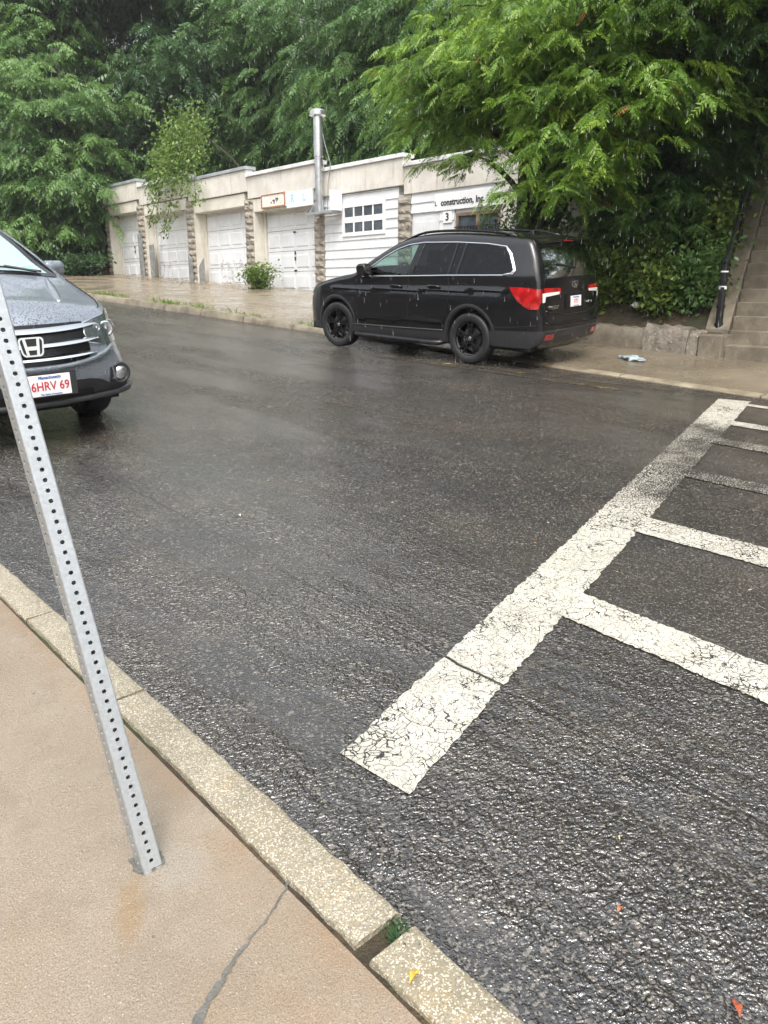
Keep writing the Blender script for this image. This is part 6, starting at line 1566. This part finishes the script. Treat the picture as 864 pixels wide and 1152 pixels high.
scrub('undergrowth', 9000, 2, 60, 20.4, 40, M['leaf_dark'], 6, .9, PIN_FAR, 1.2)
scrub('undergrowth', 5000, 34.2, 60, 12.4, 22, M['leaf_dark'], 7, .8, PIN_FAR, 1.0)
# litter of leaves, grass at the kerb
def litter(name, n, ulo, uhi, vlo, vhi, hfun, mat, seed, size, tlo=0, thi=1, flat=.25):
    rs = np.random.RandomState(seed); u = rs.uniform(ulo, uhi, n); v = vlo + (vhi - vlo) * rs.uniform(0, 1, n); Lv = Leaves()
    P = np.array([W(a, b, hfun(a, b) + .006) for a, b in zip(u, v)]); D = rs.normal(0, 1, P.shape); D[:, 2] *= flat * .3
    Lv.place(SMALL, P, D, size * rs.uniform(.4, 1.2, n), rs.uniform(tlo, thi, n), rs, .15); o = Lv.build(name, mat); o['kind'] = 'stuff'; return o
litter('leaf_litter', 420, 0, 12, 8.65, 10.7, HF, M['litter_leaf'], 1, .36)
litter('leaf_litter', 500, 12, 45, 8.6, 14.3, HF, M['litter_leaf'], 2, .8)
litter('leaf_litter', 1500, 20, 36, 13.2, 14.3, HF, M['litter_leaf'], 3, .9, 0, .4)
litter('leaf_litter', 2600, 31, 50, 9.5, 12.8, HF, M['litter_leaf'], 8, .9, 0, .5)
litter('leaf_litter', 260, -1, 26, 1.4, 8.3, lambda u, v: 0.0, M['litter_leaf'], 4, .26, .3, 1)
litter('leaf_litter', 160, 7.4, 9.0, 9.9, 10.65, HF, M['litter_leaf'], 9, .7, 0, .5)
def kerb_grass(name, n, seed):
    rs = np.random.RandomState(seed); c = rs.uniform(10.5, 34, 34); u = c[rs.randint(0, 34, n)] + rs.normal(0, .22, n); v = rs.normal(8.62, .07, n); Lv = Leaves()
    P = np.array([W(a, b, HK(a)) for a, b in zip(u, v)]); D = rs.normal(0, .5, P.shape); D[:, 2] = rs.uniform(.4, 1, n)
    Lv.place([simple_tpl(.10, .018, 1), simple_tpl(.14, .02, 2)], P, D, rs.uniform(.5, 1.2, n), rs.uniform(.3, 1, n), rs, .3); o = Lv.build(name, M['leaf_vine']); o['kind'] = 'stuff'
kerb_grass('kerb_grass', 1100, 3)
def one_leaf(u, v, h, s, ang, label, tint, name='fallen_leaf'):
    rs = np.random.RandomState(int(u * 100 + v * 10)); mb = MB(); l, w = s, s * .34; P = []
    for i in range(7):
        t = i / 6; x = l * (t - .5); hw = w * .5 * math.sin(math.pi * min(.98, t + .03)); z = .010 * math.sin(t * 5) + .012
        for q in (-1, 0, 1):
            a = x * math.cos(ang) - q * hw * math.sin(ang); b = x * math.sin(ang) + q * hw * math.cos(ang); P.append(W(u + a, v + b, h + z + abs(q) * .006))
    mb.add(P, [(3 * i + j, 3 * i + j + 1, 3 * i + 4 + j, 3 * i + 3 + j) for i in range(6) for j in range(2)])
    o = mb.build(name, simple('leaf_colour', tint, .45, 0, .3, 60), smooth=True); tag(o, label, 'leaf')
one_leaf(.47, 1.49, 0, .055, .9, 'reddish brown leaf on the wet street at the bottom right corner', (.40, .10, .045))
one_leaf(.79, 1.53, 0, .040, 1.4, 'small orange brown leaf on the rippling wet street near the kerb', (.42, .17, .08))
one_leaf(.93, 1.74, 0, .024, .4, 'tiny pale yellow leaf on the wet street in front of the crosswalk end', (.62, .56, .30))
one_leaf(3.97, 2.37, 0, .060, .3, 'pale curled leaf in the middle of the street left of the crosswalk', (.55, .48, .36))
one_leaf(.93, .925, .13, .045, 1.2, 'yellow leaf caught at the inner edge of the near kerb', (.70, .42, .06))
# tuft in the kerb joint
rs = np.random.RandomState(9); Lv = Leaves(); P = np.array([W(1.05 + rs.normal(0, .018), .985 + rs.normal(0, .012), .117) for _ in range(46)]); D = rs.normal(0, .6, P.shape); D[:, 2] = np.abs(D[:, 2]) + .25
Lv.place([simple_tpl(.032, .011, 1)], P, D, rs.uniform(.5, 1.1, 46), rs.uniform(0, .6, 46), rs); tag(Lv.build('weed_tuft', M['leaf_dark']), 'tiny green weed in the open joint of the near kerb', 'plant')
# crumpled plastic and scraps
def crumple(name, u, v, L_, Wd, H_, mat, seed, label, cat, ang=0.0):
    rs = np.random.RandomState(seed); mb = MB(); nx, na = 22, 14; vs = []; ph = rs.uniform(0, 6, 6)
    for i in range(nx + 1):
        t = i / nx; r = (.25 + .75 * math.sin(math.pi * min(1, max(0, t * 1.05 - .02))) ** .35) * (1 + .22 * math.sin(9 * t + ph[0]) + .12 * math.sin(23 * t + ph[1]))
        for k in range(na):
            a = 2 * math.pi * k / na; rr = r * (1 + .20 * math.sin(3 * a + 7 * t + ph[2]) + .15 * math.sin(5 * a - 17 * t + ph[3]) + rs.uniform(-.10, .10))
            a_, b_ = (t - .5) * L_, math.cos(a) * Wd * rr; z = max(.002, H_ * (.5 + .55 * math.sin(a) * rr))
            vs.append(W(u + a_ * math.cos(ang) - b_ * math.sin(ang), v + a_ * math.sin(ang) + b_ * math.cos(ang), HF(u, v) + .004 + z))
    fs = [(i * na + k, i * na + (k + 1) % na, (i + 1) * na + (k + 1) % na, (i + 1) * na + k) for i in range(nx) for k in range(na)] + [tuple(range(na)), tuple(nx * na + k for k in range(na))[::-1]]
    mb.add(vs, fs); return tag(mb.build(name, mat, smooth=True, angle=28), label, cat)
crumple('plastic_wrapper', 5.62, 9.62, .44, .075, .055, M['plastic_bag'], 3, 'crumpled pale blue plastic wrapper on the wet far pavement', 'litter', .12)
crumple('paper_scrap', 8.05, 10.45, .13, .05, .06, M['paper'], 5, 'small white scrap among leaves behind the dark car', 'litter', .3)
crumple('paper_scrap', 6.55, 11.18, .10, .05, .08, M['paper'], 6, 'white scrap caught in the shrubs above the concrete wall', 'litter', .3)
bpy.data.objects['paper_scrap.001'].location = (0, 0, .55)

def rain():
    rs = np.random.RandomState(4); n = 8000; mb = MB(); y = rs.uniform(4.5, 19, n); x = rs.uniform(-.62, .62, n) * y; z = rs.uniform(.2, 8.5, n); l = rs.uniform(.03, .055, n); vs = []; fs = []
    for i in range(n):
        if z[i] < SL * y[i] + .2: continue
        b = len(vs); c = np.array([x[i], y[i], z[i]]); tilt = np.array([.05, .0, -1.0]); r = .0014
        vs.append(tuple(c - tilt * l[i] * .6))
        for k in range(4): a = k * math.pi / 2; vs.append(tuple(c + tilt * l[i] * .25 + np.array([math.cos(a), math.sin(a), 0]) * r))
        vs.append(tuple(c + tilt * l[i] * .4))
        for k in range(4): fs += [(b, b + 1 + k, b + 1 + (k + 1) % 4), (b + 5, b + 1 + (k + 1) % 4, b + 1 + k)]
    mb.add(vs, fs); o = mb.build('rain', M['rain'], recalc=False); o['kind'] = 'stuff'
rain()
mb = MB(); mb.box(-160, 160, -60, 150, -14, 26); hz_ = mb.build('haze', M['haze']); hz_['kind'] = 'stuff'
# ================================================================== far houses and a mast seen through the leaves
def house(u0, u1, v0, v1, z0, z1, mat, label, wins):
    root = empty('hill_house', loc=WZ((u0 + u1) / 2, v0, z0), label=label, cat='house')
    def hp(mb, n, m, par=None, **k):
        o = mb.build(n, m, None, **k)
        if par is None: o.parent = root; o.matrix_parent_inverse = Matrix.Translation(-root.location)
        else: o.parent = par; o.matrix_parent_inverse = Matrix.Translation(-root.location)
        return o
    mb = MB(); Bx(mb, u0, u1, v0, v1, z0, z1); hp(mb, 'wall', mat)
    mb = MB(); mb.prism([(v0 - .4, z1), (v1 + .4, z1), ((v0 + v1) / 2, z1 + 2.2)], u0 - .3, u1 + .3, 0, lambda a, b, d: WZ(d, a, b)); hp(mb, 'roof', M['roofing'])
    for (u, z) in wins:
        mb = MB()
        for q in ((u - .55, u + .55, z + .8, z + .9), (u - .55, u + .55, z - .9, z - .8), (u - .55, u - .45, z - .8, z + .8), (u + .45, u + .55, z - .8, z + .8), (u - .45, u + .45, z - .04, z + .04)): Bx(mb, q[0], q[1], v0 - .05, v0 + .02, q[2], q[3])
        w = hp(mb, 'window', M['white']); mb = MB(); Bx(mb, u - .45, u + .45, v0 - .012, v0 + .01, z - .8, z + .8); p = mb.build('pane', M['pane'], w); p.matrix_parent_inverse = Matrix.Translation(-root.location)
house(15, 24, 33, 41, 7.0, 17.0, M['brick'], 'tan house on the hill glimpsed through the trees at top centre', [(17, 14.5), (20, 14.5), (23, 14.5), (17, 11), (20, 11)])
house(34, 43, 36, 44, 9.0, 19.0, M['housewhite'], 'white house on the hill glimpsed through leaves at upper left', [(36, 16.5), (39, 16.5), (42, 16.5)])
mb = MB(); pm = WZ(9.3, 14.0, 0)
mb.tube([WZ(8.95, 15.0, hillz(8.95, 15) - .2), WZ(8.95, 15.0, 6), WZ(8.95, 15.0, 10.5)], [.11, .09, .07], 14)
ms = empty('utility_mast', loc=WZ(8.95, 15.0, hillz(8.95, 15)), label='plain grey metal mast rising among the trees at the top', cat='pole')
o = mb.build('shaft', M['lampgrey'], smooth=True, angle=40); o.parent = ms; o.matrix_parent_inverse = Matrix.Translation(-ms.location)
mb = MB(); mb.tube([WZ(8.95, 15.0, 10.45), WZ(8.95, 15.0, 10.55)], [.085, .04], 14); o = mb.build('cap', M['lampgrey']); o.parent = ms; o.matrix_parent_inverse = Matrix.Translation(-ms.location)

# unseen terrace added behind the camera, darkening what the cars and puddles mirror
tb = empty('added_terrace', loc=W(8, -9, 0), label='unseen brown brick terrace added behind the viewer for darker reflections', cat='building')
mb = MB(); Bx(mb, -14, 44, -20, -9, gz(8, -9) - 3, gz(8, -9) + 8.5)
def tbp(mb, n, m):
    o = mb.build(n, m); o.parent = tb; o.matrix_parent_inverse = Matrix.Translation(-tb.location)
tbp(mb, 'wall', simple('brown_brick', (.075, .05, .04), .8, 0, .25, 6, .3, 12))
for q in range(14):
    for zz in (1.2, 4.2):
        mb = MB(); u = -11 + q * 4.0; Bx(mb, u, u + 1.1, -9.04, -8.98, gz(u, -9) + zz, gz(u, -9) + zz + 1.7); tbp(mb, 'window', M['pane'])

# ================================================================== light, sky, camera
w = bpy.data.worlds.new('World'); SC.world = w; w.use_nodes = True; nt = w.node_tree
bg = nt.nodes['Background']; sky = nt.nodes.new('ShaderNodeTexSky'); sky.sky_type = 'NISHITA'; sky.sun_disc = False
SUN_EL, SUN_AZ = R(58), R(180)                # azimuth from +Y, clockwise
sky.sun_elevation = SUN_EL; sky.sun_rotation = SUN_AZ; sky.air_density = 1.6; sky.dust_density = 6.0; sky.ozone_density = 1.0
hs = nt.nodes.new('ShaderNodeHueSaturation'); hs.inputs['Saturation'].default_value = .36
nt.links.new(sky.outputs[0], hs.inputs['Color']); nt.links.new(hs.outputs[0], bg.inputs['Color']); bg.inputs['Strength'].default_value = .15
sl = bpy.data.lights.new('sun', 'SUN'); sl.energy = .55; sl.angle = R(25); sl.color = (1.0, .975, .94)
so = bpy.data.objects.new('sun', sl); link(so)
dv = Vector((math.sin(SUN_AZ) * math.cos(SUN_EL), math.cos(SUN_AZ) * math.cos(SUN_EL), math.sin(SUN_EL)))
so.rotation_euler = dv.to_track_quat('Z', 'Y').to_euler(); so.location = (0, 0, 30)
cam = bpy.data.cameras.new('camera'); cam.sensor_fit = 'VERTICAL'; cam.sensor_height = 36.0; cam.lens = 36 * 860 / 1152; cam.clip_start = .05; cam.clip_end = 2000
co = bpy.data.objects.new('camera', cam); link(co); co.location = (0, 0, 1.65); co.rotation_euler = (R(90 - 15.96), 0, 0); SC.camera = co
SC.view_settings.view_transform = 'Standard'; SC.view_settings.look = 'None'; SC.view_settings.exposure = 1.3; SC.view_settings.gamma = 1; SC.view_settings.use_curve_mapping = False
SC.render.engine = 'CYCLES'; SC.cycles.max_bounces = 8; SC.cycles.transparent_max_bounces = 12; SC.cycles.use_denoising = True; SC.cycles.sample_clamp_indirect = 4.0
C.view_layer.update()
